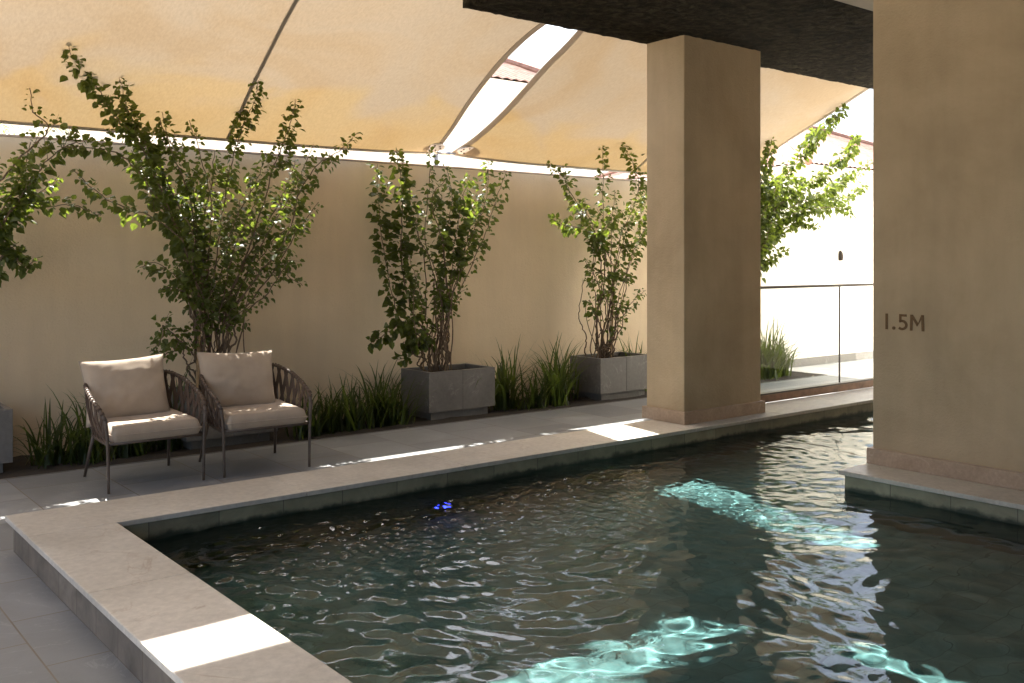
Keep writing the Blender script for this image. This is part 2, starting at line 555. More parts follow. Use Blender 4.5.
bm = bmesh.new()      # planting bed, slightly lumpy soil
nx, ny = 180, 12
gv = [[bm.verts.new((-6 + 17.9 * i / nx, 7.885 + 0.86 * j / ny,
        -0.008 + 0.035 * max(0, mnoise.noise((i * 0.5, j * 0.6, 0))))) for i in range(nx + 1)] for j in range(ny + 1)]
for j in range(ny):
    for i in range(nx):
        bm.faces.new((gv[j][i], gv[j][i + 1], gv[j + 1][i + 1], gv[j + 1][i]))
structure('planting_bed', bm, M['soil'], 'strip of dark soil along the foot of the garden wall', 'soil', True)
bm = boxes((-6, 11.9, 7.866, 7.884, -0.06, 0.004), (11.9, 11.915, 7.866, 8.75, -0.06, 0.004))
structure('bed_edging', bm, M['planter'], 'thin stone edging of the planting bed', 'edging')

# pool shell
floor_bm = bmesh.new(); quad(floor_bm, PX0, PX1, PY0, PY1, FZ)
pool_floor = structure('pool_floor', floor_bm, M['pool_floor'], 'green tiled pool floor', 'pool')
bm = boxes((PX0 - 0.25, PX1 + 0.25, PY1, PY1 + 0.25, FZ - 0.2, COPE - 0.032), (PX0 - 0.25, PX1 + 0.25, PY0 - 0.25, PY0, FZ - 0.2, COPE - 0.032))
pool_wall_long = structure('pool_wall', bm, M['pool_side_x'], 'green stone band lining the pool sides', 'pool')
bm = boxes((PX0 - 0.25, PX0, PY0, PY1, FZ - 0.2, COPE - 0.033), (PX1, PX1 + 0.25, PY0, PY1, FZ - 0.2, COPE - 0.033))
pool_wall_end = structure('pool_wall', bm, M['pool_side_y'], 'green stone band lining the pool ends', 'pool')

# kerb below the coping slabs (outer face)
bm = boxes((PX0 - 0.40, PX0 - 0.252, -0.2, PY1 + 0.45, -0.05, COPE - 0.031), bev=0.002)
structure('kerb', bm, M['kerb_side'], 'brown stone side of the raised pool edge', 'kerb')
bm = boxes((PX0 - 0.252, PX1 + 0.43, PY1 + 0.252, PY1 + 0.45, -0.05, COPE - 0.031), bev=0.002)
structure('kerb', bm, M['kerb'], 'stone side of the raised pool edge facing the wall', 'kerb')

# coping slabs, each a hair apart
bm = bmesh.new()
cx0, cx1 = PX0 - 0.43, PX0 + 0.012
y = -0.2
for y2 in (1.35, 2.72, 4.36, PY1 - 0.012):
    box(bm, cx0, cx1, y + 0.0012, y2 - 0.0012, COPE - 0.03, COPE, bev=0.004)
    y = y2
x = cx0
for x2 in (2.75, 3.95, 5.15, 6.35, 7.55, 8.75, 9.95, 11.3):
    box(bm, x + 0.0012, x2 - 0.0012, PY1 - 0.012, PY1 + 0.52, COPE - 0.03, COPE, bev=0.004)
    x = x2
structure('pool_coping', bm, M['coping'], 'cream stone slabs capping the raised pool edge', 'coping')

# stone ledge carrying the pier
bm = boxes((5.85, 10.89, 0.4, 3.73, FZ, COPE - 0.031))
ledge_side = structure('pool_ledge', bm, M['pool_side_y'], 'stone ledge standing in the pool under the pier', 'ledge')
bm = boxes((5.82, 10.88, 0.38, 3.76, COPE - 0.03, COPE), bev=0.004)
structure('ledge_coping', bm, M['coping'], 'cream slab capping the stone ledge under the pier', 'coping')

# water: a rippled sheet
def axis(a, b, fine_to, d0, d1):
    n1 = int((fine_to - a) / d0); n2 = max(1, int((b - fine_to) / d1))
    return np.concatenate([np.linspace(a, fine_to, n1, endpoint=False), np.linspace(fine_to, b, n2 + 1)])
gx = axis(PX0 - 0.01, PX1 + 0.01, 9.0, 0.014, 0.04)
gy = np.linspace(PY0 - 0.01, PY1 + 0.01, int((PY1 - PY0) / 0.014))
XX, YY = np.meshgrid(gx, gy)
rng = np.random.default_rng(5)
H = np.zeros_like(XX)
wx = XX + 0.10 * np.sin(1.7 * YY + 0.6) + 0.06 * np.sin(3.1 * XX - 1.9 * YY)
wy = YY + 0.10 * np.sin(1.9 * XX + 1.1) + 0.05 * np.sin(2.7 * YY + 2.3 * XX)
def waves(n, lmin, lmax, amp, dir0, spread):
    h = np.zeros_like(XX)
    for _ in range(n):
        lam = math.exp(rng.uniform(math.log(lmin), math.log(lmax)))
        th = dir0 + rng.normal() * spread
        k = 2 * math.pi / lam
        h += amp * (lam ** 1.0) * np.sin(k * (wx * math.cos(th) + wy * math.sin(th)) + rng.uniform(0, 6.28))
    return h / math.sqrt(n)
swell = waves(14, 0.5, 1.2, 0.0065, 0.7, 0.9)
mid = waves(30, 0.17, 0.42, 0.0165, 0.6, 1.3)
chop = waves(36, 0.10, 0.2, 0.021, 0.6, 1.6)
fine = waves(40, 0.045, 0.10, 0.026, 0.4, 2.0)
def blob(cx, cy, rx, ry):
    return np.exp(-(((XX - cx) / rx) ** 2 + ((YY - cy) / ry) ** 2))
agit = np.clip(blob(3.0, 4.75, 1.5, 0.75) + 0.75 * blob(4.6, 4.5, 1.5, 0.8), 0, 1)
patch = 0.5 + 0.5 * np.sin(1.3 * wx + 0.8 * np.sin(1.1 * wy)) * np.sin(1.7 * wy + 0.9 * np.sin(0.8 * wx))
far = np.clip((XX - 5.5) / 2.5, 0, 1)
calm = np.clip((XX - 4.3) / 0.8, 0, 1) * np.clip((3.2 - YY) / 0.8, 0, 1)
rr = np.hypot(XX - 3.2, YY - 4.9)
rings = 0.0026 * np.sin(2 * math.pi * rr / 0.21 + 1.5 * np.sin(2 * wx)) * np.exp(-((rr - 1.2) / 0.6) ** 2)
H = 0.82 * (swell * (1 - 0.4 * calm) + mid * (0.68 - 0.35 * agit - 0.5 * calm) + chop * (0.34 + 0.3 * patch + 0.35 * agit - 0.2 * calm)
     + fine * (0.06 + 0.09 * patch + 1.45 * agit) + rings)
soft = 1 - 0.45 * blob(5.65, 4.9, 0.5, 0.9) - 0.12 * blob(3.7, 3.5, 1.1, 0.4)
H = H * soft
ny_, nx_ = XX.shape
verts = np.stack([XX.ravel(), YY.ravel(), (WZ + H).ravel()], 1)
idx = np.arange(nx_ * ny_).reshape(ny_, nx_)
faces = np.stack([idx[:-1, :-1].ravel(), idx[:-1, 1:].ravel(), idx[1:, 1:].ravel(), idx[1:, :-1].ravel()], 1)
cxm, cym = verts[faces].mean(1)[:, 0], verts[faces].mean(1)[:, 1]
keep = ~((cxm > 5.87) & (cxm < 10.87) & (cym > 0.42) & (cym < 3.71))
me = bpy.data.meshes.new('pool_water')
me.from_pydata(verts.tolist(), [], faces[keep].tolist())
for p in me.polygons:
    p.use_smooth = True
me.materials.append(M['water'])
water = bpy.data.objects.new('pool_water', me)
COL.objects.link(water)
tag(water, 'rippled dark green pool water', 'water', kind='structure')
water.cycles.is_caustics_caster = True
for o in (pool_floor, pool_wall_long, pool_wall_end, ledge_side):
    o.cycles.is_caustics_receiver = True

# ------------------------------------------------------------------ buildings and walls
garden_wall = thing('garden_wall', (0, 8.75, 0), 'long beige plastered garden wall behind the planter boxes', 'wall')
link('wall_face', boxes((-6, 11.6, 0, 0.16, -0.1, 2.60)), M['wall'], garden_wall)
link('wall_capping', boxes((-6, 11.6, -0.004, 0.164, 2.602, 2.622), bev=0.003), M['skirt'], garden_wall)
whitened_wall = thing('garden_wall', (11.6, 8.75, 0), 'garden wall stretch whitened to stand for strong light behind the glass balustrade', 'wall')
link('wall_face', boxes((0.004, 14.4, 0.0, 0.16, -0.1, 2.54)), M['white'], whitened_wall)  # same beige wall, its overexposed brightness put into a white colour
link('wall_capping', boxes((0.004, 14.4, -0.004, 0.164, 2.542, 2.562), bev=0.003), M['white'], whitened_wall)
link('skirting', boxes((0.45, 14.4, -0.014, -0.001, 0.002, 0.12)), M['planter'], whitened_wall)

def pillar(name, x0, x1, y0, y1, label, cat, ztop=3.552, inset=0.03):
    t = thing(name, ((x0 + x1) / 2, (y0 + y1) / 2, COPE), label, cat)
    w, d = (x1 - x0) / 2, (y1 - y0) / 2
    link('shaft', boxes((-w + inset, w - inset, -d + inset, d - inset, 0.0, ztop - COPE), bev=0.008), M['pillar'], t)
    link('skirting', boxes((-w, w, -d, d, 0.0005, 0.108), bev=0.004), M['skirt'], t)
    return t
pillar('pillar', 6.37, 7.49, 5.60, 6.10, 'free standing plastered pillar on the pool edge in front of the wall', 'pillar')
pier = pillar('pier', 6.17, 10.6, 1.85, 3.765, 'broad plastered wall pier with 1.5M lettering rising from the pool ledge', 'pier', 3.55)  # hidden length behind the face stretched to block light from the pillar

# lettering 1.5M, raised metal on the pier's face (local: u to the right as read, z up)
def lettering():
    out = []
    bm = bmesh.new()
    def poly(pts):
        a = [bm.verts.new((0.0005, -p[0], p[1])) for p in pts]
        b_ = [bm.verts.new((-0.005, -p[0], p[1])) for p in pts]
        n = len(pts)
        bm.faces.new(a); bm.faces.new(b_[::-1])
        for i in range(n):
            bm.faces.new((a[i], a[(i + 1) % n], b_[(i + 1) % n], b_[i]))
    def stroke(pts, w):
        ps = [Vector((p[0], p[1])) for p in pts]
        Ls, Rs = [], []
        for i, p in enumerate(ps):
            t = (ps[min(i + 1, len(ps) - 1)] - ps[max(i - 1, 0)]).normalized()
            nrm = Vector((-t.y, t.x)) * w / 2
            Ls.append(p + nrm); Rs.append(p - nrm)
        for i in range(len(ps) - 1):
            poly([Ls[i], Ls[i + 1], Rs[i + 1], Rs[i]])
    h = 0.108
    w = 0.017
    poly([(0, 0), (w, 0), (w, h), (0, h)])
    out.append(bm); bm = bmesh.new()
    poly([(0.061 + 0.0115 * math.cos(a), 0.011 + 0.0115 * math.sin(a)) for a in [k * math.pi / 8 for k in range(16)]])
    out.append(bm); bm = bmesh.new()
    # five
    poly([(0.101, h - 0.016), (0.153, h - 0.016), (0.153, h), (0.101, h)])
    poly([(0.101, 0.052), (0.1165, 0.062), (0.1165, h - 0.0162), (0.101, h - 0.0162)])
    arc = []
    for k in range(19):
        a = R(128 - k * (128 + 135) / 18)
        arc.append((0.121 + 0.031 * math.cos(a), 0.035 + 0.0275 * math.sin(a)))
    stroke(arc, 0.0165)
    out.append(bm); bm = bmesh.new()
    # M
    x = 0.178
    poly([(x, 0), (x + 0.017, 0), (x + 0.020, h - 0.03), (x + 0.003, h)])
    poly([(x + 0.0035, h), (x + 0.020, h), (x + 0.058, 0.050), (x + 0.050, 0.030), (x + 0.0205, 0.078)])
    poly([(x + 0.0965, h), (x + 0.080, h), (x + 0.0585, 0.050), (x + 0.0505, 0.030), (x + 0.0795, 0.078)])
    poly([(x + 0.100, 0), (x + 0.083, 0), (x + 0.080, h - 0.03), (x + 0.097, h)])
    return out + [bm]
for lbm in lettering():
    lt = link('depth_marking', lbm, M['brass'], pier)
    lt.location = (6.20 - 8.385, 3.627 - 2.7975, 1.125 - COPE)

# the roof over the pool: slab with a rough dark underside
slab = thing('canopy_roof', (9.4, 1.8, 3.55), 'flat roof slab with a rough dark underside over the pool', 'roof')
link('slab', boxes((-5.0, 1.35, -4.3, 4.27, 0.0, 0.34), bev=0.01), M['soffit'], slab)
def rough_layer(parent, x0, x1, y0, y1, step=0.045):
    bm = bmesh.new()
    nx, ny = int((x1 - x0) / step), int((y1 - y0) / step)
    def dz(x, y):
        return -0.016 + 0.006 * mnoise.noise((x * 13, y * 13, 0)) + 0.006 * mnoise.noise((x * 23, y * 23, 5))
    g = []
    for j in range(ny + 3):
        row = []
        for i in range(nx + 3):
            x = x0 + (x1 - x0) * min(max(i - 1, 0), nx) / nx
            y = y0 + (y1 - y0) * min(max(j - 1, 0), ny) / ny
            e = 0.006 * mnoise.noise((x * 11, y * 11, 9))
            if i in (0, nx + 2) or j in (0, ny + 2):
                row.append(bm.verts.new((x + e * (i in (0, 1)), y + e, 0.05)))
            else:
                row.append(bm.verts.new((x + e * (i == 1), y + e, dz(x, y))))
        g.append(row)
    for j in range(ny + 2):
        for i in range(nx + 2):
            bm.faces.new((g[j][i], g[j][i + 1], g[j + 1][i + 1], g[j + 1][i]))
    return link('rough_soffit', bm, M['soffit'], parent, True)
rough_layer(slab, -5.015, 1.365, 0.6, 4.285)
link('beam', boxes((-3.3, 1.3, -0.3, 2.27, -0.07, -0.002), bev=0.01), M['beam'], slab)

house = thing('unseen_back_wall', (5.0, -2.6, 0), 'unseen building wall behind the pool, dark to dim the pillar', 'building')
link('wall', boxes((-5.4, 12, -0.3, 0, -0.1, 3.54)), M['dark_wall'], house)  # out of view, coloured dark so the near pillar faces stay dim
shading_roof = thing('canopy_roof', (1.0, 1.65, 3.66), 'added unseen roof slab shading the near end of the pool and the paving', 'roof')
link('slab', boxes((-0.35, 3.24, -4.1, 4.21, 0.0, 0.3), bev=0.01), M['soffit'], shading_roof)  # solid cover added out of view to darken the pool and pillars
wing = thing('bounce_wing', (11.2, 1.0, 0), 'added unseen white bounce wing facing the sunlit end of the court', 'building')
link('wall', boxes((0.4, 16, -3.4, 3.8, -0.1, 6.6)), M['white'], wing)  # hidden volume added as a sunlit reflector for the garden wall
link('parapet', boxes((0.36, 16.04, -3.44, 3.84, 6.602, 6.75), bev=0.01), M['white'], wing)

# glass balustrade
rail = thing('glass_balustrade', (9.3, 6.02, COPE), 'frameless glass balustrade with dark handrail beside the pillar', 'balustrade')
for x0, x1 in ((-1.78, 0.035), (0.047, 1.85), (1.862, 3.6)):
    link('glass_panel', boxes((x0, x1, -0.006, 0.006, 0.03, 1.125)), M['glass'], rail)
link('handrail', boxes((-1.82, 3.62, -0.022, 0.022, 1.126, 1.152), bev=0.004), M['dark_metal'], rail)
link('base_channel', boxes((-1.82, 3.62, -0.035, 0.035, 0.0005, 0.075), bev=0.004), M['wood'], rail)
link('channel_cap', boxes((-1.82, 3.62, -0.037, 0.037, 0.0755, 0.092), bev=0.003), M['dark_metal'], rail)
for x in (0.041, 1.856):
    link('joint_strip', boxes((x - 0.0055, x + 0.0055, -0.007, 0.007, 0.093, 1.125)), M['dark_metal'], rail)

# wall light on the sunlit wall
wl = thing('wall_light', (13.58, 8.745, 1.66), 'small grey wall light on the bright wall above the balustrade', 'wall light')
bm = bmesh.new()
prof = [(0.0, -0.09), (0.045, -0.085), (0.055, 0.0), (0.04, 0.075), (0.012, 0.115)]
for r0, z0 in [(0, 0)]:
    rings = []
    for r, z in prof:
        rings.append([bm.verts.new((r * 1.0 * math.cos(a), -abs(r * 1.3 * math.sin(a)) - 0.006, z)) for a in [math.pi * k / 10 for k in range(11)]])
    for a_, b_ in zip(rings, rings[1:]):
        for k in range(10):
            bm.faces.new((a_[k], a_[k + 1], b_[k + 1], b_[k]))
bmesh.ops.remove_doubles(bm, verts=bm.verts, dist=1e-5)
link('light_hood', bm, M['dark_metal'], wl, True)
wl.scale = (0.8, 0.8, 0.8)
link('mounting_plate', boxes((-0.05, 0.05, -0.005, 0.004, -0.09, 0.10), bev=0.002), M['steel'], wl)

# ------------------------------------------------------------------ houses and palm beyond the wall
def villa(x0, x1, y0, y1, eave, rise, label, over=0.45):
    t = thing('villa', ((x0 + x1) / 2, (y0 + y1) / 2, 0), label, 'house', 'villas beyond the garden wall')
    w, d = (x1 - x0) / 2, (y1 - y0) / 2
    link('wall', boxes((-w, w, -d, d, -0.1, eave)), M['white'], t)
    link('string_course', boxes((-w - 0.04, w + 0.04, -d - 0.04, d + 0.04, eave * 0.72, eave * 0.72 + 0.12), bev=0.01), M['white'], t)
    for wx0 in np.arange(-w + 1.6, w - 2.0, 3.4):
        wn_ = link('window', boxes((wx0, wx0 + 1.1, -d - 0.05, -d + 0.02, 0.9, 2.2), bev=0.01), M['beam'], t)
        link('pane', boxes((wx0 + 0.08, wx0 + 1.02, -d - 0.056, -d - 0.052, 0.98, 2.12)), M['steel'], wn_)
    bm = bmesh.new()
    W, D = w + over, d + over
    A = [Vector(p) for p in ((-W, -D, eave), (W, -D, eave), (W, D, eave), (-W, D, eave))]
    r0, r1 = Vector((-W + D, 0, eave + rise)), Vector((W - D, 0, eave + rise))
    def slope(p0, p1, q0, q1, n):
        # rows of half round tiles as a corrugated sheet
        cols = n * 4
        rows = 12
        nrm = (p1 - p0).cross(q0 - p0).normalized()
        g = []
        for j in range(rows + 1):
            t_ = j / rows
            a, b_ = p0.lerp(q0, t_), p1.lerp(q1, t_)
            L0 = (p1 - p0).length
            line = []
            for i in range(cols + 1):
                s_ = i / cols
                pt = a.lerp(b_, s_)
                u_ = (pt - p0).dot((p1 - p0).normalized()) / 0.24
                line.append(bm.verts.new(pt + nrm * (0.05 * abs(math.sin(math.pi * u_)) + 0.03 * (1 - 0) * 0)))
            g.append(line)
        for j in range(rows):
            for i in range(cols):
                bm.faces.new((g[j][i], g[j][i + 1], g[j + 1][i + 1], g[j + 1][i]))
    nW = int(2 * W / 0.24); nD = int(2 * D / 0.24)
    slope(A[0], A[1], r0, r1, nW); slope(A[2], A[3], r1, r0, nW)
    slope(A[1], A[2], r1, r1 + Vector((0, 0.001, 0)), nD); slope(A[3], A[0], r0, r0 + Vector((0, -0.001, 0)), nD)
    rf = link('roof', bm, M['roof'], t)
    rb = bmesh.new()
    for k, (p, q) in enumerate(((A[0], r0), (A[1], r1), (A[2], r1), (A[3], r0), (r0, r1))):
        tube(rb, [p + Vector((0, 0, 0.04)), q + Vector((0, 0, 0.06))], 0.10, 8)
    link('ridge_cap', rb, M['roof'], rf)
    link('eaves_board', boxes((-W + 0.02, W - 0.02, -D + 0.02, D - 0.02, eave - 0.08, eave - 0.004)), M['white'], t)
    return t
villa(4.3, 14.7, 16.4, 24.5, 5.35, 2.2, 'pale villa with red tiled hip roof seen through the gap between the sails')
villa(24.0, 35.0, 16.6, 25, 4.3, 2.0, 'pale villa with tiled roof beyond the sunlit end of the wall')

def palm(x, y, h):
    t = thing('palm_tree', (x, y, 0), 'palm tree showing beyond the wall under the sail at far left', 'palm tree')
    bm = bmesh.new()
    tube(bm, [(0, 0, -0.1), (0.05, 0, h * 0.5), (0.12, 0.03, h)], [0.2, 0.16, 0.15], 10)
    link('trunk', bm, M['bark'], t, True)
    bm = bmesh.new()
    rnd = random.Random(4)
    for k in range(26):
        az = 2 * math.pi * k / 26 + rnd.uniform(-.1, .1)
        up = rnd.uniform(-0.1, 1.0)
        ln = rnd.uniform(1.5, 2.1)
        pts = []
        for j in range(9):
            s_ = j / 8
            pts.append(Vector((0.12 + math.cos(az) * ln * s_ * math.cos(up * (1 - s_)), 0.03 + math.sin(az) * ln * s_ * math.cos(up * (1 - s_)),
                               h + ln * (math.sin(up) * s_ - 0.62 * s_ * s_))))
        for j in range(1, 9):
            p = pts[j]; d = (pts[j] - pts[j - 1]).normalized()
            side = d.cross(Vector((0, 0, 1))).normalized()
            for sgn in (-1, 1):
                for q in range(2):
                    p2 = p - d * 0.09 * q
                    L_ = 0.42 * (1 - 0.5 * abs(j / 8 - 0.4)) * rnd.uniform(.85, 1.1)
                    tip = p2 + (side * sgn * 0.8 + d * 0.5 + Vector((0, 0, -0.35))) * L_
                    a = bm.verts.new(p2 - d * 0.016); b_ = bm.verts.new(p2 + d * 0.016); c = bm.verts.new(tip)
                    bm.faces.new((a, b_, c))
    link('crown', bm, M['palm'], t, False, False)
palm(2.9, 17.4, 3.7)

# ------------------------------------------------------------------ shade sails
def interp(tab, y):
    tab = sorted(tab)
    if y <= tab[0][0]: return tab[0][1]
    for (a, va), (b_, vb) in zip(tab, tab[1:]):
        if y <= b_:
            t = (y - a) / (b_ - a)
            t2 = t * t * (3 - 2 * t) if False else t
            return va + (vb - va) * t2
    return tab[-1][1]

def crv(tab):
    # smooth (Catmull-Rom) resample of (y, x) pairs
    pts = smooth_path([(a, b_, 0) for a, b_ in sorted(tab)], 8)
    return [(p.x, p.y) for p in pts]

def sail_z(y):
    return 2.78 + 0.35 * (8.85 - y)

def make_sail(label, left, right, hem_y, near_y, nu=60, nv=40, seams=(), sag=0.05, plates=(), zf=sail_z, hemk=1.0):
    left, right = crv(left), crv(right)
    t = thing('shade_sail', (0, 0, 0), label, 'shade sail', 'shade sails over the court')
    rows = []
    edges = {}
    def pt(u, v):
        # v 0 at the wall hem, 1 at the near edge
        xg = left[-1][1] + (right[-1][1] - left[-1][1]) * u
        y0, y1 = hem_y(u), near_y(xg)
        y = y0 + (y1 - y0) * v
        xl, xr = interp(left, y), interp(right, y)
        x = xl + (xr - xl) * u
        z = zf(y) - sag * math.sin(math.pi * u) * math.sin(math.pi * v) + (y0 - 8.86) * 0.6 * (1 - v) ** 3 * hemk
        z += 0.012 * mnoise.noise((x * 1.6, y * 0.7, 3)) * math.sin(math.pi * u) * math.sin(math.pi * v)
        return Vector((x, y, z))
    bm = bmesh.new()
    g = [[bm.verts.new(pt(i / nu, j / nv)) for i in range(nu + 1)] for j in range(nv + 1)]
    for j in range(nv):
        for i in range(nu):
            bm.faces.new((g[j][i], g[j + 1][i], g[j + 1][i + 1], g[j][i + 1]))
    link('fabric', bm, M['sail'], t, True)
    def band(fn, n, w, name, outside=True):
        # webbing sewn under the edge: fn(s) -> (edge point, inward point)
        bm = bmesh.new()
        A, B = [], []
        for k in range(n + 1):
            p, q = fn(k / n)
            d = (q - p).normalized()
            o = p - d * (w if outside else 0.006)
            e = p + d * (0.008 if outside else w)
            A.append((bm.verts.new(o + Vector((0, 0, -0.006))), bm.verts.new(e + Vector((0, 0, -0.006))),
                      bm.verts.new(e + Vector((0, 0, -0.002))), bm.verts.new(o + Vector((0, 0, 0.004)))))
        for a, b_ in zip(A, A[1:]):
            for i in range(4):
                bm.faces.new((a[i], a[(i + 1) % 4], b_[(i + 1) % 4], b_[i]))
        return link(name, bm, M['hem'], t)
    band(lambda s: (pt(0, s), pt(0.03, s)), 60, 0.06, 'edge_webbing')
    band(lambda s: (pt(1, s), pt(0.97, s)), 60, 0.06, 'edge_webbing')
    band(lambda s: (pt(s, 0), pt(s, 0.03)), 80, 0.035, 'hem_webbing')
    band(lambda s: (pt(s, 1), pt(s, 0.97)), 80, 0.05, 'hem_webbing')
    bm = bmesh.new()
    tube(bm, [pt(k / 60, 0) + Vector((0, 0.012, -0.012)) for k in range(61)], 0.008, 6)
    link('edge_cable', bm, M['steel'], t, True)
    for su in seams:
        band(lambda s, su=su: (pt(su, s), pt(su + 0.01, s)), 40, 0.026, 'seam', False)
    for (px, py, r) in plates:
        bm = bmesh.new()
        n = 20
        a = [bm.verts.new((px + r * 1.35 * math.cos(2 * math.pi * k / n), py + r * math.sin(2 * math.pi * k / n) * .9,
              zf(py + r * math.sin(2 * math.pi * k / n) * .9) - 0.024)) for k in range(n)]
        b_ = [bm.verts.new(v.co + Vector((0, 0, 0.012))) for v in a]
        bm.faces.new(a); bm.faces.new(b_[::-1])
        for k in range(n):
            bm.faces.new((a[k], a[(k + 1) % n], b_[(k + 1) % n], b_[k]))
        pl = link('corner_plate', bm, M['steel'], t)
        for k in range(7):
            bm = bmesh.new()
            ang = 2 * math.pi * k / 7
            x, y = px + r * 0.85 * math.cos(ang), py + r * 0.55 * math.sin(ang)
            tube(bm, [(x, y, zf(y) - 0.030), (x, y, zf(y) - 0.022)], 0.010, 6)
            link('bolt', bm, M['dark_metal'], pl)
    return t

lens_l = [(a_, x_ - 0.055) for a_, x_ in [(8.82, 6.03), (8.3, 5.884), (7.83, 5.731), (7.32, 5.592), (6.92, 5.513), (6.6, 5.485), (6.36, 5.50), (6.1, 5.56), (5.95, 5.66), (5.6, 5.67)]]
lens_r = [(a_, x_ + 0.055) for a_, x_ in [(8.82, 6.24), (8.47, 6.262), (7.95, 6.202), (7.44, 6.093), (6.98, 5.985), (6.67, 5.935), (6.36, 5.865), (6.1, 5.78), (5.95, 5.69), (5.6, 5.68)]]
def near1(x):
    t_ = min(1, max(0, (x - 4.28) / 0.3)); t_ = t_ * t_ * (3 - 2 * t_)
    return 6.27 + (5.62 - 6.27) * t_ + 0.015 * math.sin(3 * x)
make_sail('large sand coloured shade sail left of the bright gap with one long seam',
          [(5.6, -2.6), (7.2, -2.3), (8.82, -2.7)], lens_l, lambda u: 8.86 - 0.28 * (1 - abs(2 * u - 1) ** 7),
          near1, nu=100, seams=(0.36, 0.722), plates=((5.90, 8.72, 0.10),))
make_sail('sand coloured shade sail between the bright gap and the open sky behind the pillar',
          lens_r, [(5.62, 10.3), (6.5, 10.53), (7.18, 10.70), (7.9, 10.86), (8.82, 11.2)], lambda u: 8.86 - 0.28 * (1 - abs(2 * u - 1) ** 7),
          lambda x: 5.62, seams=(0.52,), plates=((6.36, 8.72, 0.10),))
make_sail('added unseen shade sail dimming the paving at the left end of the pool',
          [(-2.5, -2.6), (1.6, -2.3), (5.84, -2.6)], [(-2.5, 0.60), (1.6, 0.58), (5.84, 0.60)], lambda u: 5.84,
          lambda x: -2.5, seams=(0.5,), zf=lambda y: 3.66 + 0.02 * (5.84 - y), hemk=0.0)  # out-of-view sail added to cut sky light on the left paving

post = thing('sail_post', (6.14, 9.06, 0), 'slim steel post behind the wall where the two sails meet', 'post')
bm = bmesh.new(); tube(bm, [(0, 0, -0.1), (0, 0, 2.84)], 0.045, 14)
link('pole', bm, M['steel'], post, True)
for sx in (-1, 1):
    bm = bmesh.new()
    tube(bm, [(0, 0, 2.80), (sx * 0.12, -0.24, 2.77)], 0.011, 8)
    tube(bm, [(sx * 0.03, -0.06, 2.795), (sx * 0.09, -0.18, 2.778)], 0.02, 8)
    link('turnbuckle', bm, M['steel'], post, True)

# ------------------------------------------------------------------ planter boxes
planters = {}
def planter(bx, label, by=8.36):
    t = thing('planter_box', (bx, by, 0), label, 'planter', 'stone planter boxes along the wall')
    w, d, h = 0.415, 0.26, 0.478
    bm = bmesh.new()
    T = 0.045
    box(bm, -w, -0.001, -d, -d + T, 0.075, h, bev=0.003)
    box(bm, 0.001, w, -d, -d + T, 0.075, h, bev=0.003)
    box(bm, -w, -w + T, -d + T + 0.0008, d - T - 0.0008, 0.075, h, bev=0.003)
    box(bm, w - T, w, -d + T + 0.0008, d - T - 0.0008, 0.075, h, bev=0.003)
    box(bm, -w, w, d - T, d, 0.075, h, bev=0.003)
    link('box', bm, M['planter'], t)
    link('base', boxes((-w + 0.06, w - 0.06, -d + 0.05, d - 0.05, -0.02, 0.0745)), M['planter'], t)
    bm = bmesh.new()
    n = 16
    g = [[bm.verts.new((-w + T + (2 * w - 2 * T) * i / n, -d + T + (2 * d - 2 * T) * j / n,
          h - 0.055 + 0.03 * mnoise.noise((i * .6 + bx, j * .6, 1)))) for i in range(n + 1)] for j in range(n + 1)]
    for j in range(n):
        for i in range(n):
            bm.faces.new((g[j][i], g[j][i + 1], g[j + 1][i + 1], g[j + 1][i]))
    link('soil', bm, M['soil'], t, True)
for bx, lb in ((1.25, 'grey stone planter box cut off at the left edge of the picture'),
               (3.40, 'grey stone planter box mostly hidden behind the two armchairs'),
               (5.84, 'grey veined stone planter box standing fully in view in mid wall'),
               (8.12, 'grey veined stone planter box partly hidden by the pillar'),
               (10.25, 'grey stone planter box behind the pillar')):
    planter(bx, lb, 8.28 if 7 < bx < 9 else 8.36)

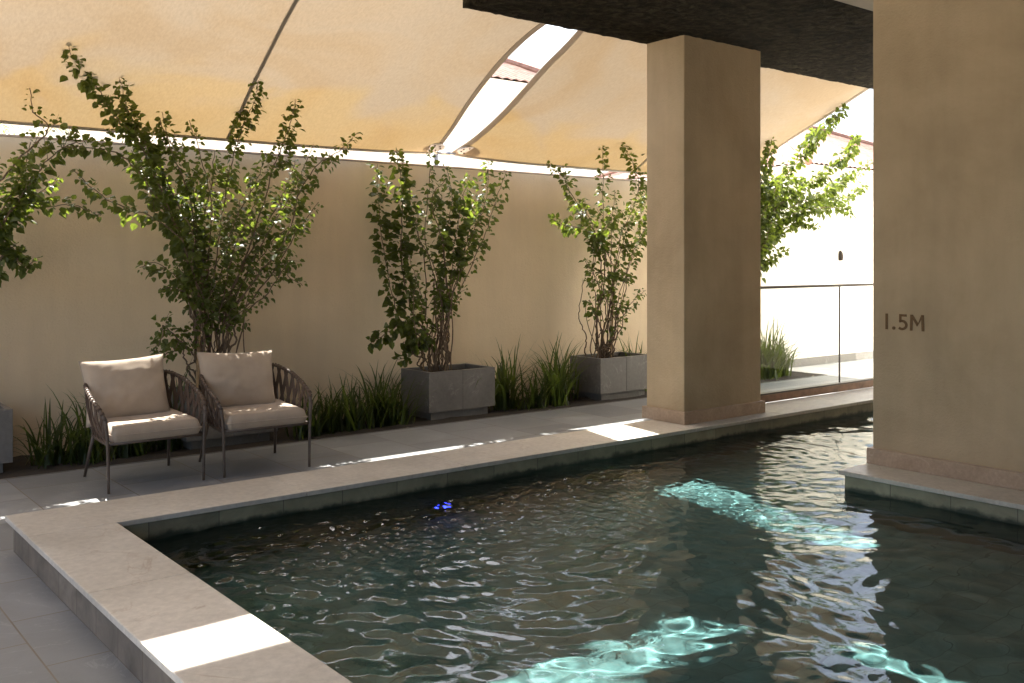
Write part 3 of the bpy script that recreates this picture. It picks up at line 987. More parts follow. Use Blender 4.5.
# ------------------------------------------------------------------ bougainvilleas
PLANTS = {
  'b0': (1.25, [
    ([(0.17,0,0.44),(0.14,-0.09,1.52),(0.3,-0.19,1.79),(0.49,-0.28,2.13),(0.66,-0.37,2.36),(0.82,-0.4,2.51),(0.91,-0.4,2.44)],0.42,2.0,0.068),
    ([(0.17,0,0.44),(0.21,-0.08,1.45),(0.29,-0.16,1.75),(0.46,-0.24,2.02),(0.66,-0.33,2.04),(0.85,-0.35,2.0),(1.02,-0.35,1.95)],0.45,1.8,0.06),
    ([(0.18,0,0.44),(0.23,-0.07,1.37),(0.35,-0.14,1.69),(0.43,-0.21,1.68),(0.49,-0.25,1.57),(0.59,-0.25,1.6)],0.6,2.0,0.065),
    ([(0.17,0,0.44),(0.23,-0.05,1.6),(0.35,-0.11,2.02),(0.48,-0.15,2.27),(0.56,-0.15,2.51)],0.5,2.3,0.066),
    ([(0.17,0,0.44),(0.16,-0.06,1.68),(0.28,-0.12,2.09),(0.47,-0.18,2.36),(0.64,-0.23,2.62),(0.59,-0.25,2.75),(0.53,-0.25,2.91)],0.45,1.0,0.045),
    ([(0.14,0,0.44),(0.1,-0.02,1.68),(0.23,-0.05,2.06),(0.33,-0.05,2.44)],0.4,1.6,0.06),
    ([(0.17,0,0.44),(0.27,-0.02,1.52),(0.4,-0.03,1.87),(0.61,-0.05,2.11),(0.79,-0.05,2.27)],0.5,2.0,0.06),
  ]),
  'b1': (3.4, [
    ([(-0.17,0,0.44),(-0.27,-0.05,1.25),(-0.36,-0.11,1.64),(-0.56,-0.16,2.1),(-0.78,-0.21,2.5),(-1.02,-0.26,2.78),(-1.16,-0.3,2.95),(-1.29,-0.43,3.02),(-1.48,-0.8,3.15)],0.4,2.6,0.062),
    ([(-0.16,0,0.44),(-0.25,-0.09,1.34),(-0.44,-0.19,1.81),(-0.73,-0.28,2.21),(-0.99,-0.37,2.39),(-1.22,-0.4,2.47),(-1.43,-0.4,2.46)],0.42,2.0,0.064),
    ([(-0.18,0,0.44),(-0.31,-0.11,1.34),(-0.48,-0.22,1.73),(-0.74,-0.34,1.97),(-1.07,-0.4,2.07),(-1.35,-0.4,2.29)],0.5,2.0,0.064),
    ([(-0.17,0,0.44),(-0.26,-0.06,1.43),(-0.42,-0.12,1.98),(-0.61,-0.18,2.39),(-0.79,-0.23,2.68),(-0.91,-0.25,2.89),(-1.03,-0.48,3.04)],0.45,2.2,0.06),
    ([(-0.15,0,0.44),(-0.22,-0.05,1.51),(-0.36,-0.11,2.11),(-0.5,-0.15,2.44),(-0.6,-0.15,2.77)],0.45,2.2,0.06),
    ([(-0.13,0,0.44),(-0.18,-0.06,1.43),(-0.26,-0.11,1.94),(-0.35,-0.17,2.32),(-0.49,-0.2,2.62),(-0.6,-0.2,2.83)],0.45,2.2,0.058),
    ([(-0.12,0,0.44),(-0.13,-0.05,1.43),(-0.17,-0.11,1.95),(-0.21,-0.15,2.33),(-0.35,-0.15,2.79)],0.5,1.8,0.05),
    ([(-0.1,0,0.44),(-0.09,-0.04,1.34),(-0.05,-0.07,1.95),(0.03,-0.11,2.39),(0.14,-0.14,2.73),(0.19,-0.25,2.96),(0.04,-0.67,3.1)],0.42,2.6,0.056),
    ([(-0.08,0,0.44),(0.01,-0.04,1.16),(0.18,-0.07,1.69),(0.33,-0.11,2.09),(0.45,-0.14,2.48),(0.56,-0.15,2.78),(0.49,-0.43,3.02)],0.42,2.6,0.056),
    ([(-0.07,0,0.44),(0.0,-0.06,1.07),(0.21,-0.12,1.38),(0.49,-0.18,1.78),(0.65,-0.24,2.19),(0.74,-0.3,2.46),(0.95,-0.3,2.61),(1.19,-0.3,2.79)],0.45,2.0,0.058),
    ([(-0.06,0,0.44),(0.04,-0.04,1.16),(0.27,-0.08,1.6),(0.54,-0.13,2.06),(0.68,-0.15,2.33),(0.81,-0.15,2.67)],0.45,2.2,0.054),
    ([(-0.05,0,0.44),(0.08,-0.09,1.07),(0.37,-0.18,1.51),(0.61,-0.25,1.8),(0.81,-0.25,2.13)],0.5,2.0,0.052),
    ([(-0.05,0,0.44),(0.08,-0.1,1.05),(0.29,-0.2,1.33),(0.46,-0.29,1.58),(0.51,-0.35,1.47),(0.6,-0.35,1.37)],0.55,1.6,0.05),
    ([(-0.07,0,0.44),(-0.03,-0.16,0.95),(0.02,-0.33,1.15),(0.18,-0.35,1.24)],0.7,1.8,0.05),
    ([(-0.17,0,0.44),(-0.29,-0.12,1.17),(-0.47,-0.24,1.43),(-0.67,-0.35,1.57),(-0.83,-0.35,1.54)],0.62,1.8,0.056),
    ([(-0.17,0,0.44),(-0.33,-0.16,1.26),(-0.56,-0.33,1.37),(-0.67,-0.35,1.36)],0.6,1.8,0.05),
    ([(-0.2,0,0.44),(-0.38,-0.12,0.88),(-0.59,-0.24,1.06),(-0.68,-0.35,0.95),(-0.75,-0.35,0.86)],0.5,1.8,0.05),
    ([(-0.17,0,0.44),(-0.35,-0.16,0.92),(-0.56,-0.33,0.86),(-0.73,-0.35,0.84)],0.4,1.6,0.055),
    ([(-0.15,0,0.44),(-0.16,0.02,1.34),(-0.19,0.04,1.77),(-0.13,0.05,2.22),(-0.05,0.05,2.57)],0.4,2.4,0.054),
    ([(-0.11,0,0.44),(0.01,0.04,1.42),(0.19,0.07,1.96),(0.35,0.1,2.33),(0.45,0.1,2.61)],0.4,2.4,0.052),
    ([(-0.09,0,0.44),(0.08,0.04,1.33),(0.39,0.07,1.87),(0.65,0.1,2.25),(0.75,0.1,2.54)],0.4,2.4,0.052),
    ([(-0.17,0,0.44),(-0.28,0.02,1.51),(-0.45,0.04,1.94),(-0.62,0.05,2.28),(-0.77,0.05,2.52)],0.4,2.6,0.06),
    ([(-0.13,0,0.44),(-0.2,0.0,1.6),(-0.33,0.0,1.99),(-0.55,0.0,2.28),(-0.71,0.0,2.61),(-0.89,0.0,2.8)],0.45,2.6,0.062),
    ([(-0.09,0,0.44),(-0.09,-0.12,1.25),(-0.03,-0.24,1.69),(0.1,-0.35,1.99),(0.22,-0.35,2.21)],0.4,1.9,0.048),
    ([(-0.11,0,0.44),(-0.15,-0.14,1.17),(-0.13,-0.28,1.6),(-0.05,-0.4,1.9),(-0.01,-0.4,2.11)],0.35,1.9,0.05),
    ([(-0.08,0,0.44),(0.02,-0.13,1.16),(0.26,-0.26,1.51),(0.47,-0.37,1.69),(0.53,-0.37,1.88)],0.45,1.7,0.048),
    ([(-0.15,0,0.44),(-0.23,-0.14,1.17),(-0.34,-0.28,1.52),(-0.44,-0.4,1.81),(-0.54,-0.4,2.05)],0.35,2.0,0.055),
    ([(-0.15,0,0.44),(-0.2,-0.16,1.08),(-0.21,-0.33,1.26),(-0.15,-0.35,1.47)],0.3,1.2,0.045),
    ([(-0.09,0,0.44),(0.12,0.07,1.24),(0.52,0.14,1.71),(0.72,0.15,1.92)],0.4,2.0,0.05),
  ]),
  'b2': (5.84, [
    ([(-0.26,0,0.44),(-0.33,0.05,0.83),(-0.51,0.09,1.01),(-0.6,0.14,1.22),(-0.64,0.19,1.5),(-0.68,0.2,2.0),(-0.74,0.2,2.57)],0.26,2.9,0.075),
    ([(-0.23,0,0.44),(-0.29,0.04,0.83),(-0.43,0.07,1.09),(-0.49,0.11,1.5),(-0.51,0.14,2.01),(-0.53,0.15,2.36),(-0.55,0.15,2.72)],0.26,3.2,0.078),
    ([(-0.23,0,0.44),(-0.37,-0.02,0.74),(-0.52,-0.03,0.98),(-0.8,-0.05,0.89),(-0.99,-0.05,0.77)],0.4,3.4,0.075),
    ([(-0.21,0,0.44),(-0.23,0.04,1.08),(-0.3,0.08,1.6),(-0.37,0.13,2.01),(-0.45,0.15,2.37),(-0.48,0.15,2.64)],0.5,1.6,0.066),
    ([(-0.18,0,0.44),(-0.14,0.03,1.19),(-0.2,0.06,1.81),(-0.2,0.08,2.22),(-0.22,0.1,2.53),(-0.18,0.1,2.76)],0.55,1.5,0.06),
    ([(-0.16,0,0.44),(-0.1,-0.02,1.19),(-0.01,-0.03,1.81),(0.0,-0.05,2.22),(-0.06,-0.05,2.58)],0.45,2.6,0.066),
    ([(-0.14,0,0.44),(-0.06,-0.04,1.08),(0.03,-0.07,1.7),(0.1,-0.1,2.17),(0.2,-0.1,2.49)],0.5,3.2,0.075),
    ([(-0.11,0,0.44),(-0.04,-0.04,0.98),(0.11,-0.08,1.5),(0.26,-0.13,1.91),(0.37,-0.15,2.23),(0.41,-0.15,2.65)],0.55,3.0,0.062),
    ([(-0.11,0,0.44),(-0.01,-0.04,0.98),(0.19,-0.08,1.55),(0.38,-0.13,1.97),(0.53,-0.15,2.24),(0.65,-0.15,2.56)],0.5,2.4,0.056),
    ([(-0.1,0,0.44),(-0.07,-0.07,1.08),(0.04,-0.14,1.45),(0.27,-0.15,1.62)],0.5,1.0,0.045),
    ([(-0.1,0,0.44),(-0.08,-0.07,0.88),(-0.03,-0.14,1.14),(0.05,-0.15,1.23)],0.6,1.2,0.045),
    ([(-0.16,0,0.44),(-0.15,-0.05,0.98),(-0.24,-0.11,1.5),(-0.46,-0.15,1.85),(-0.48,-0.15,2.05)],0.4,1.8,0.056),
    ([(-0.14,0,0.44),(-0.07,-0.05,1.29),(-0.18,-0.11,1.8),(-0.27,-0.15,2.21),(-0.15,-0.15,2.42)],0.4,2.6,0.064),
    ([(-0.2,0,0.44),(-0.33,-0.05,1.09),(-0.49,-0.09,1.4),(-0.56,-0.1,1.65)],0.35,1.6,0.058),
    ([(-0.15,0,0.44),(0.07,0.05,1.39),(0.29,0.09,1.87),(0.35,0.1,2.24)],0.4,2.2,0.06),
    ([(-0.23,0,0.44),(-0.43,-0.07,0.79),(-0.54,-0.14,1.2),(-0.48,-0.15,1.5)],0.4,1.3,0.05),
  ]),
  'b3': (8.08, [
    ([(-0.07,0,0.44),(-0.01,-0.01,1.13),(-0.12,-0.02,1.72),(-0.29,-0.03,2.04),(-0.54,-0.05,2.38),(-0.74,-0.05,2.53),(-0.95,-0.05,2.67)],0.55,2.2,0.062),
    ([(-0.07,0,0.44),(-0.09,-0.06,1.25),(-0.25,-0.11,1.72),(-0.54,-0.17,1.96),(-0.84,-0.2,2.02),(-1.05,-0.2,2.07)],0.6,2.4,0.07),
    ([(-0.04,0,0.44),(0.05,0.02,1.24),(0.06,0.04,1.84),(0.05,0.05,2.37),(-0.24,-0.21,2.95)],0.5,2.2,0.06),
    ([(-0.0,0,0.44),(0.12,-0.01,1.24),(0.27,-0.03,1.84),(0.49,-0.04,2.39),(0.45,-0.05,2.75),(-0.06,-0.32,2.98)],0.5,2.4,0.06),
    ([(0.03,0,0.44),(0.16,-0.07,1.12),(0.46,-0.14,1.72),(0.84,-0.15,2.15)],0.5,2.2,0.062),
    ([(0.03,0,0.44),(0.02,-0.12,1.01),(-0.29,-0.23,1.31),(-0.53,-0.25,1.58)],0.6,1.6,0.056),
    ([(0.05,0,0.44),(0.08,-0.12,0.83),(0.2,-0.23,1.15),(0.45,-0.25,1.24)],0.55,1.8,0.06),
    ([(-0.02,0,0.44),(-0.21,-0.12,0.9),(-0.45,-0.23,1.15),(-0.5,-0.25,1.08)],0.6,1.6,0.056),
    ([(-0.02,0,0.44),(-0.15,-0.05,1.48),(-0.32,-0.09,1.89),(-0.43,-0.1,2.23)],0.55,2.4,0.06),
    ([(0.01,0,0.44),(0.03,-0.07,1.36),(-0.01,-0.14,1.95),(0.03,-0.15,2.42)],0.55,2.4,0.058),
    ([(0.03,0,0.44),(0.17,-0.02,1.36),(0.42,-0.05,2.02),(0.73,-0.05,2.52)],0.55,2.4,0.058),
    ([(0.03,0,0.44),(0.37,0.02,1.36),(0.74,0.05,2.16),(1.02,0.05,2.85)],0.5,2.2,0.058),
    ([(-0.0,0,0.44),(-0.18,-0.12,1.37),(-0.2,-0.23,1.95),(0.18,-0.25,2.25)],0.6,2.2,0.058),
    ([(-0.3,0,0.44),(-0.54,-0.07,0.97),(-0.56,-0.14,1.32),(-0.37,-0.15,1.58)],0.9,1.0,0.05),
    ([(0.01,0,0.44),(0.02,-0.12,0.66),(0.06,-0.23,0.9),(-0.02,-0.25,1.14)],0.4,0.9,0.05),
    ([(0.03,0,0.44),(0.14,0.05,1.48),(-0.14,0.09,2.01),(-0.45,0.1,2.24)],0.6,2.4,0.06),
    ([(0.03,0,0.44),(0.23,-0.12,1.54),(0.5,-0.23,2.02),(0.78,-0.25,1.72)],0.55,2.0,0.06),
  ]),
  'b4': (10.25, [
    ([(0.01,0,0.44),(0.27,-0.04,1.53),(0.79,-0.08,2.35),(1.18,-0.29,2.98),(0.86,-0.93,3.19),(0.26,-1.65,3.43)],0.5,2.4,0.075),
    ([(0.01,0,0.44),(0.27,-0.07,1.53),(0.87,-0.14,2.21),(1.65,-0.21,2.66),(2.02,-0.42,3.02),(1.48,-1.07,3.24)],0.5,2.6,0.075),
    ([(0.01,0,0.44),(0.32,-0.07,1.53),(1.01,-0.14,2.22),(2.02,-0.21,2.58),(2.59,-0.25,2.8),(2.83,-0.48,3.04)],0.5,2.4,0.075),
    ([(0.01,0,0.44),(0.31,-0.12,1.47),(0.91,-0.24,2.12),(1.69,-0.35,2.33),(2.48,-0.35,2.3)],0.5,2.6,0.075),
    ([(0.01,0,0.44),(0.38,-0.12,1.4),(0.8,-0.24,1.9),(1.21,-0.35,2.09),(1.64,-0.35,2.08)],0.55,2.6,0.075),
    ([(0.01,0,0.44),(0.37,-0.16,1.27),(0.54,-0.33,1.57),(0.9,-0.35,1.74)],0.6,2.4,0.075),
    ([(0.01,0,0.44),(0.33,-0.02,1.73),(0.73,-0.05,2.56),(0.07,-0.73,3.12)],0.5,2.4,0.075),
    ([(0.01,0,0.44),(0.23,-0.02,1.73),(0.3,-0.05,2.67),(-0.81,-0.85,3.16)],0.5,2.0,0.07),
    ([(0.01,0,0.44),(0.02,-0.02,1.73),(-0.31,-0.05,2.64),(-1.07,-0.53,3.05)],0.5,2.0,0.07),
    ([(0.01,0,0.44),(0.34,-0.02,1.57),(0.93,-0.03,2.22),(1.53,-0.05,2.52),(1.79,-0.05,2.75)],0.5,2.8,0.075),
    ([(0.01,0,0.44),(0.44,0.02,1.47),(0.97,0.05,1.88),(1.43,0.05,2.24)],0.5,3.0,0.075),
    ([(0.01,0,0.44),(0.34,0.02,1.74),(0.73,0.04,2.35),(1.27,0.05,2.73),(1.79,0.05,2.75)],0.5,2.8,0.075),
    ([(0.01,0,0.44),(0.32,-0.12,1.53),(0.7,-0.23,2.41),(1.13,-0.25,2.84)],0.5,2.6,0.07),
    ([(0.01,0,0.44),(0.47,0.0,1.4),(1.72,0.0,2.39),(2.72,0.0,2.5),(3.42,0.0,2.76)],0.55,2.0,0.07),
    ([(0.01,0,0.44),(0.19,-0.14,1.33),(0.47,-0.28,1.73),(0.66,-0.3,2.11)],0.5,2.8,0.075),
  ]),
}


def add_leaf(bm, p, d, nrm, size, rnd):
    d = d.normalized()
    s_ = d.cross(nrm)
    if s_.length < 1e-4:
        s_ = d.orthogonal()
    s_.normalize()
    n_ = s_.cross(d).normalized()
    w = size * rnd.uniform(0.36, 0.46)
    f = size * rnd.uniform(0.04, 0.16)
    base = bm.verts.new(p)
    tip = bm.verts.new(p + d * size - n_ * size * rnd.uniform(0.0, 0.2))
    l1 = bm.verts.new(p + d * size * 0.22 + s_ * w + n_ * f)
    l2 = bm.verts.new(p + d * size * 0.62 + s_ * w * 0.8 + n_ * f)
    r1 = bm.verts.new(p + d * size * 0.22 - s_ * w + n_ * f)
    r2 = bm.verts.new(p + d * size * 0.62 - s_ * w * 0.8 + n_ * f)
    bm.faces.new((base, l1, l2, tip)); bm.faces.new((base, tip, r2, r1))

def rvec(rnd):
    return Vector((rnd.gauss(0, 1), rnd.gauss(0, 1), rnd.gauss(0, 1))).normalized()

def bougainvillea(key, label, seed, side_n=1.0, ymax=0.33, leafk=1.0, bare=True):
    bx, branches = PLANTS[key]
    rnd = random.Random(seed)
    t = thing('bougainvillea', (bx, 8.35, 0), label, 'climbing plant', 'bougainvilleas in the planter boxes')
    wood, leaves = bmesh.new(), bmesh.new()
    def clampy(p):
        p.y = min(p.y, ymax)
        return p
    def leafy(path, s0, dens, size, spread):
        Ls = [0.0]
        for a, b_ in zip(path, path[1:]):
            Ls.append(Ls[-1] + (b_ - a).length)
        tot = Ls[-1]
        n = int(tot * (1 - s0) * 52 * dens * leafk)
        for k in range(n):
            s_ = s0 + (1 - s0) * (k + rnd.random()) / max(1, n)
            if s_ < s0 + 0.12 and rnd.random() < 0.5: continue
            q = s_ * tot
            i = 0
            while i < len(Ls) - 2 and Ls[i + 1] < q: i += 1
            f = (q - Ls[i]) / max(1e-6, Ls[i + 1] - Ls[i])
            p = path[i].lerp(path[i + 1], f)
            td = (path[i + 1] - path[i]).normalized()
            out = rvec(rnd); out = (out - td * out.dot(td)).normalized()
            taper = 1.0 if s_ < 0.85 else 1.0 - 0.6 * (s_ - 0.85) / 0.15
            p2 = clampy(p + out * abs(rnd.gauss(0, spread)) * taper + out * 0.012)
            dd = out * 0.8 + td * rnd.uniform(0.0, 0.7) + Vector((0, -0.15, -rnd.uniform(0.2, 0.9)))
            nr = Vector((rnd.gauss(0, .45), -0.65 + rnd.gauss(0, .45), 0.7 + rnd.gauss(0, .4)))
            add_leaf(leaves, p2, dd, nr, 1.12 * size * rnd.uniform(0.6, 1.2) * (0.55 + 0.45 * taper), rnd)
    for pts, s0, dens, size in branches:
        base = [Vector(p) for p in pts]
        for i in range(1, len(base) - 1):
            base[i] += Vector((rnd.gauss(0, .015), rnd.gauss(0, .05), rnd.gauss(0, .015)))
        # kink the long bare lower run of each stem so that no two rise alike
        a_, b_ = base[0], base[1]
        kinks = [a_.lerp(b_, f) + Vector((rnd.gauss(0, .035), rnd.gauss(0, .04), 0)) for f in (.25, .5, .75)]
        full = [a_] + kinks + base[1:]
        path = [clampy(p) for p in smooth_path(full, 6)]
        frac = sum((q - p).length for p, q in zip(base, base[1:]))
        for i in range(1, len(path) - 1):
            path[i] = path[i] + rvec(rnd) * 0.009
        n = len(path)
        r0 = rnd.uniform(0.0065, 0.0125)
        tube(wood, path, [r0 * (1 - 0.82 * i / (n - 1)) + 0.0012 for i in range(n)], 6)
        leafy(path, s0, dens, size, 0.036)
        # side shoots
        tot = sum((b_ - a).length for a, b_ in zip(path, path[1:]))
        for k in range(int(tot * 4.2 * side_n * dens / 2)):
            s_ = s0 * 0.9 + (0.88 - s0 * 0.9) * rnd.random()
            i = min(n - 2, int(s_ * (n - 1)))
            td = (path[i + 1] - path[i]).normalized()
            out = rvec(rnd); out = (out - td * out.dot(td)).normalized()
            out.y *= 0.7
            ln = rnd.uniform(0.06, 0.2)
            p0 = path[i]
            sp = [p0]
            dd = (td * 0.7 + out * 0.9).normalized()
            for q in range(4):
                dd = (dd + rvec(rnd) * 0.25 + Vector((0, 0, 0.05))).normalized()
                sp.append(clampy(sp[-1] + dd * ln / 4))
            tube(wood, sp, [0.0032, 0.0028, 0.0024, 0.0018, 0.001], 4)
            leafy(sp, 0.15, dens * 0.95, size * 0.88, 0.022)
    if bare:
        for k in range(9):   # bare stems twisting from the soil
            x0, y0 = rnd.uniform(-.2, .2), rnd.uniform(-.1, .1)
            x1 = x0 + rnd.uniform(-.15, .15)
            pth = [Vector((x0, y0, 0.43))]
            h = rnd.uniform(0.5, 1.1)
            for q in range(1, 8):
                f = q / 7
                pth.append(clampy(Vector((x0 + (x1 - x0) * f + 0.04 * math.sin(5 * f + k), y0 + 0.05 * math.cos(4 * f + k), 0.43 + h * f))))
            pth = smooth_path(pth, 3)
            tube(wood, pth, [0.008 * (1 - .6 * i / len(pth)) for i in range(len(pth))], 5)
    link('stems', wood, M['bark'], t, True)
    link('foliage', leaves, M['leaf'], t, False, False)
    return t
def cane(t, p, q, r=0.011):
    bm = bmesh.new()
    p, q = Vector(p), Vector(q)
    n = 14
    tube(bm, [p.lerp(q, i / n) for i in range(n + 1)], [r * (1.12 if i % 3 == 0 else 1) for i in range(n + 1)], 8)
    link('support_cane', bm, M['cane'], t, True)

bougainvillea('b0', 'bougainvillea reaching into the picture from the left edge', 11)
t = bougainvillea('b1', 'largest bougainvillea, fanning out above the two armchairs', 23, 0.7, leafk=0.92)
cane(t, (-0.30, -0.18, 0.40), (-0.16, 0.05, 1.75), 0.014)
cane(t, (-0.02, -0.08, 0.42), (-0.12, 0.08, 1.6), 0.009)
t = bougainvillea('b2', 'bougainvillea with hanging strands on the wall in the mid planter', 37, 0.45, leafk=0.8)
cane(t, (-0.28, 0.05, 0.42), (-0.27, 0.1, 1.15), 0.008)
cane(t, (-0.08, -0.05, 0.42), (0.05, 0.02, 1.5), 0.010)
t = bougainvillea('b3', 'sparse bougainvillea with bare stems just left of the pillar', 41, 0.55, leafk=0.78)
cane(t, (0.06, -0.05, 0.42), (0.22, 0.05, 1.55), 0.012)
bougainvillea('b4', 'sunny bougainvillea leaning out from behind the right side of the pillar', 53, 0.7)

# ------------------------------------------------------------------ strappy plants in the bed
def clump(x, y, h, n, seed, label, spread=1.0):
    rnd = random.Random(seed)
    bm = bmesh.new()
    for k in range(int(n * 1.45)):
        az = rnd.uniform(0, 2 * math.pi)
        lean = rnd.uniform(0.05, 1.0) ** 0.8 * spread
        L_ = 1.08 * h * rnd.uniform(0.5, 1.2)
        w = rnd.uniform(0.006, 0.0145)
        p = Vector((rnd.gauss(0, 0.075), rnd.gauss(0, 0.05), -0.01))
        dx, dy = math.cos(az), math.sin(az)
        dy *= 0.75
        side = Vector((-dy, dx, 0)).normalized()
        prev = None
        m = 7
        ang = lean * 0.55
        bend = lean * rnd.uniform(0.9, 2.9) + 0.35
        for j in range(m + 1):
            f = j / m
            ww = w * (1 - f ** 2.2) * (0.65 + 0.7 * min(1, f * 4) * 0.5) + 0.0004
            pp = p.copy()
            if pp.y + y > 8.72: pp.y = 8.72 - y
            a = bm.verts.new(pp + side * ww); c = bm.verts.new(pp + Vector((0, 0, -w * 0.35 * (1 - f)))); b_ = bm.verts.new(pp - side * ww)
            if prev:
                bm.faces.new((prev[0], prev[1], c, a)); bm.faces.new((prev[1], prev[2], b_, c))
            prev = (a, c, b_)
            th = ang + bend * f * f
            p = p + Vector((dx * math.sin(th), dy * math.sin(th), math.cos(th))) * (L_ / m)
            if p.z < 0.01: p.z = 0.01
    o = link('strappy_plant', bm, M['blade'], None, False, False)
    o.location = (x, y, 0.0)
    return tag(o, label, 'plant', 'strappy leaved plants in the bed')
CL = [
 (1.95, 8.22, .48, 46, 'spiky dark plant between the left planter and the left armchair'),
 (2.22, 8.15, .58, 60, 'dense dark plant just left of the left armchair'),
 (2.55, 8.22, .62, 60, 'strappy plant directly behind the left armchair'),
 (2.88, 8.30, .66, 55, 'strappy plant showing between the two armchair backs'),
 (4.10, 8.12, .42, 56, 'short dark plant just right of the right armchair'),
 (4.36, 8.16, .46, 60, 'second dark plant from the right armchair toward the mid planter'),
 (4.62, 8.14, .46, 60, 'third dark plant from the right armchair toward the mid planter'),
 (4.90, 8.20, .60, 66, 'tall arching plant left of the mid planter, set back from its corner'),
 (5.08, 8.16, .46, 50, 'arching plant touching the left side of the mid planter'),
 (6.50, 8.25, .68, 80, 'tall arching plant touching the right side of the mid planter'),
 (6.78, 8.10, .46, 50, 'low plant between the two tall clumps of the mid bed'),
 (7.14, 8.12, .70, 90, 'tall bright plant left of the planter beside the pillar'),
 (7.46, 8.36, .5, 40, 'plant against the left side of the planter beside the pillar'),
 (8.62, 8.40, .66, 60, 'plant showing behind the right planter at the pillar edge'),
 (10.98, 8.15, .80, 95, 'tall sunny plant seen through the glass balustrade by the pillar'),
 (11.35, 8.25, .55, 80, 'lower sunny plant at the end of the bed seen through the glass'),
]
for k, (x, y, h, n, lb) in enumerate(CL):
    clump(x, y, h, n, 100 + k, lb)

# ------------------------------------------------------------------ armchairs
def cushion(name, w, h, t, mat_, parent, corner=0.5, puff=1.0, seed=0, n=30, ex=2.3, pw=0.46, wk=1.15):
    bm = bmesh.new()
    g = {}
    for sgn in (1, -1):
        for j in range(n + 1):
            for i in range(n + 1):
                u, v = 2 * i / n - 1, 2 * j / n - 1
                edge = i in (0, n) or j in (0, n)
                if edge and sgn < 0:
                    g[(sgn, i, j)] = g[(1, i, j)]; continue
                pin = 1 - 0.045 * corner * (1 - abs(u) ** 2) * abs(v) ** 6
                pin2 = 1 - 0.045 * corner * (1 - abs(v) ** 2) * abs(u) ** 6
                prof = (max(0, 1 - abs(u) ** ex) * max(0, 1 - abs(v) ** ex)) ** pw
                wr = wk * 0.011 * mnoise.noise((u * 2.2 + seed, v * 2.2, sgn * 3.0)) + wk * 0.006 * mnoise.noise((u * 6 + seed, v * 5, sgn))
                z = sgn * (t / 2) * prof * puff + wr * prof
                g[(sgn, i, j)] = bm.verts.new((u * w / 2 * pin2, z, v * h / 2 * pin))
        for j in range(n):
            for i in range(n):
                q = [g[(sgn, i, j)], g[(sgn, i + 1, j)], g[(sgn, i + 1, j + 1)], g[(sgn, i, j + 1)]]
                bm.faces.new(q if sgn < 0 else q[::-1])
    o = link(name, bm, mat_, parent, True)
    bm = bmesh.new()
    ring = []
    for k in range(80):
        a = k / 80 * 4
        s_, f = int(a), a - int(a)
        u, v = ((-1 + 2 * f, -1), (1, -1 + 2 * f), (1 - 2 * f, 1), (-1, 1 - 2 * f))[s_]
        pin = 1 - 0.045 * corner * (1 - abs(u) ** 2) * abs(v) ** 6
        pin2 = 1 - 0.045 * corner * (1 - abs(v) ** 2) * abs(u) ** 6
        ring.append(Vector((u * w / 2 * pin2, 0, v * h / 2 * pin)))
    tube(bm, ring + [ring[0]], 0.004, 5)
    pp = link('piping', bm, mat_, o, True)
    return o

def rail_pt(s):     # the upper rail, s from -1 (front left) to 1 (front right)
    a = abs(s)
    tab = [(0.0, 0.0, 0.655, 0.755), (0.25, 0.17, 0.648, 0.752), (0.45, 0.30, 0.60, 0.735), (0.62, 0.362, 0.45, 0.69), (0.8, 0.378, 0.25, 0.625), (0.94, 0.368, 0.07, 0.56), (1.0, 0.35, 0.015, 0.50)]
    for p, q in zip(tab, tab[1:]):
        if a <= q[0] + 1e-9:
            f = (a - p[0]) / (q[0] - p[0])
            x, y, z = (p[i] + (q[i] - p[i]) * f for i in (1, 2, 3))
            return Vector((math.copysign(x, s) if s else 0, y, z))
    return Vector((0, 0, 0))
def ring_pt(s):     # the lower ring
    a = abs(s)
    tab = [(0.0, 0.0, 0.60, 0.335), (0.25, 0.16, 0.595, 0.335), (0.45, 0.275, 0.55, 0.335), (0.62, 0.315, 0.42, 0.335), (0.8, 0.33, 0.23, 0.335), (1.0, 0.338, 0.012, 0.335)]
    for p, q in zip(tab, tab[1:]):
        if a <= q[0] + 1e-9:
            f = (a - p[0]) / (q[0] - p[0])
            x, y, z = (p[i] + (q[i] - p[i]) * f for i in (1, 2, 3))
            return Vector((math.copysign(x, s) if s else 0, y, z))

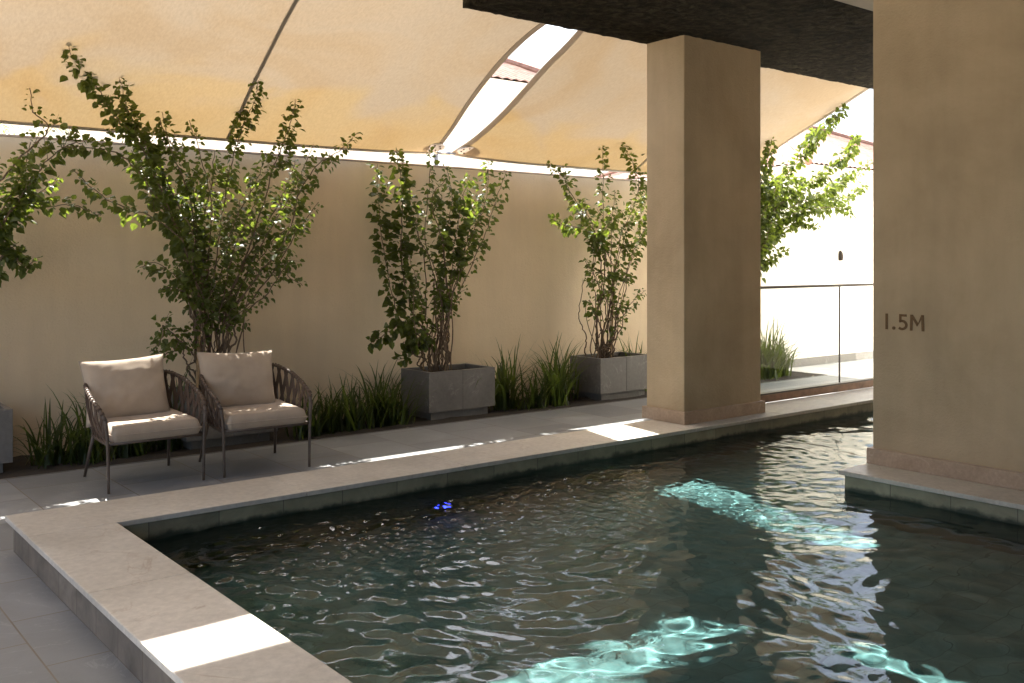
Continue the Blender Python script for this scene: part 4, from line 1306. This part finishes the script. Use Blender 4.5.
def armchair(loc, rz, label, seed, pil_dx, pil_rot):
    t = thing('armchair', loc, label, 'armchair', 'woven garden armchairs by the pool', rz)
    for sx in (-1, 1):
        bm = bmesh.new()
        tube(bm, smooth_path([(sx * 0.332, 0.0, 0.0), (sx * 0.338, 0.006, 0.335), (sx * 0.35, 0.015, 0.50)], 6), [0.0095 + 0.005 * i / 12 for i in range(13)], 10)
        link('leg', bm, M['frame'], t, True)
        bm = bmesh.new()
        tube(bm, [(sx * 0.31, 0.665, 0.0), (sx * 0.29, 0.60, 0.2), (sx * 0.272, 0.545, 0.345)], [0.0095, 0.0125, 0.014], 10)
        link('leg', bm, M['frame'], t, True)
    bm = bmesh.new()
    lower = smooth_path([ring_pt(-1 + 2 * k / 20) for k in range(21)], 3)
    tube(bm, lower, 0.012, 8)
    tube(bm, [(-0.338, 0.012, 0.335), (0.338, 0.012, 0.335)], 0.0125, 8)
    for yy in (0.2, 0.4):
        tube(bm, [(-0.325, yy, 0.338), (0.325, yy, 0.338)], 0.009, 6)
    link('seat_frame', bm, M['frame'], t, True)
    bm = bmesh.new()
    tube(bm, smooth_path([rail_pt(-1 + 2 * k / 24) for k in range(25)], 3), 0.0135, 10)
    link('arm_rail', bm, M['frame'], t, True)
    # rope straps: pairs of flat woven bands leaning alternately, with a middle band tying them
    bm = bmesh.new()
    def strap(sb, st, w=0.0125, off=0.0):
        a, b_ = ring_pt(sb), rail_pt(st)
        mid = (a + b_) / 2
        outw = Vector((mid.x, mid.y - 0.2, 0)).normalized()
        pts = [a, a.lerp(b_, .33) + outw * (.012 + off), a.lerp(b_, .66) + outw * (.014 + off), b_]
        pth = smooth_path(pts, 4)
        tang = Vector((-outw.y, outw.x, 0))
        prev = None
        for p in pth:
            q = [bm.verts.new(p + tang * w * c1 + outw * 0.0035 * c2) for c1, c2 in ((1, 1), (-1, 1), (-1, -1), (1, -1))]
            if prev:
                for i in range(4):
                    bm.faces.new((prev[i], prev[(i + 1) % 4], q[(i + 1) % 4], q[i]))
            prev = q
    N = 24
    for k in range(N):
        s_ = -0.97 + 1.94 * k / (N - 1)
        d = 0.11
        strap(s_, max(-.99, min(.99, s_ + d)), off=0.003)
        strap(s_ + 0.03, max(-.99, min(.99, s_ - d + 0.03)), off=-0.002) if s_ < 0.95 else None
    link('woven_straps', bm, M['rope'], t)
    # rope bindings on the rails
    bm = bmesh.new()
    for k in range(60):
        s_ = -0.96 + 1.92 * k / 59
        p, q = rail_pt(s_ - 0.008), rail_pt(s_ + 0.008)
        tube(bm, [p, q], 0.0165, 8)
    link('rail_binding', bm, M['rope'], t, True)
    sc = cushion('seat_cushion', 0.625, 0.60, 0.125, M['cushion'], t, 0.1, 1.0, seed, ex=18, pw=0.3, wk=0.4)
    sc.rotation_euler = (R(-90 + 1.5), 0, 0)
    sc.location = (0, 0.283, 0.40)
    bc = cushion('back_cushion', 0.61, 0.48, 0.25, M['cushion'], t, 1.7, 1.0, seed + 5)
    bc.rotation_euler = (R(-17), R(pil_rot), 0)
    bc.location = (pil_dx, 0.475, 0.645)
    return t
armchair((2.355, 6.945, 0), 0.0, 'left armchair of woven straps with taupe cushions, nearest the picture edge', 3, -0.07, -2.0)
armchair((3.17, 6.91, 0), R(-4), 'right armchair of woven straps with taupe cushions beside the bare deck', 9, -0.07, 1.5)

# ------------------------------------------------------------------ blue lamp added to make specks in the water
lamp = thing('blue_speck_lamp', (3.74, 5.449, -0.38), 'small added underwater lamp for blue specks on the far pool side', 'added lamp')
bm = bmesh.new()
def disc(bm, r, y0, y1, n=20):
    tube(bm, [(0, y0, 0), (0, y1, 0)], r, n)
disc(bm, 0.042, 0.0, -0.018)
link('bezel', bm, M['steel'], lamp, False)
m, nt, L, b = mat('blue_lamp_lens')
b.inputs["Emission Color"].default_value = (0.03, 0.04, 1.0, 1)
b.inputs["Emission Strength"].default_value = 3.0
b.inputs["Base Color"].default_value = (0.05, 0.05, 0.3, 1)
bm = bmesh.new(); disc(bm, 0.03, -0.0185, -0.024)
link('lens', bm, m, lamp, False)
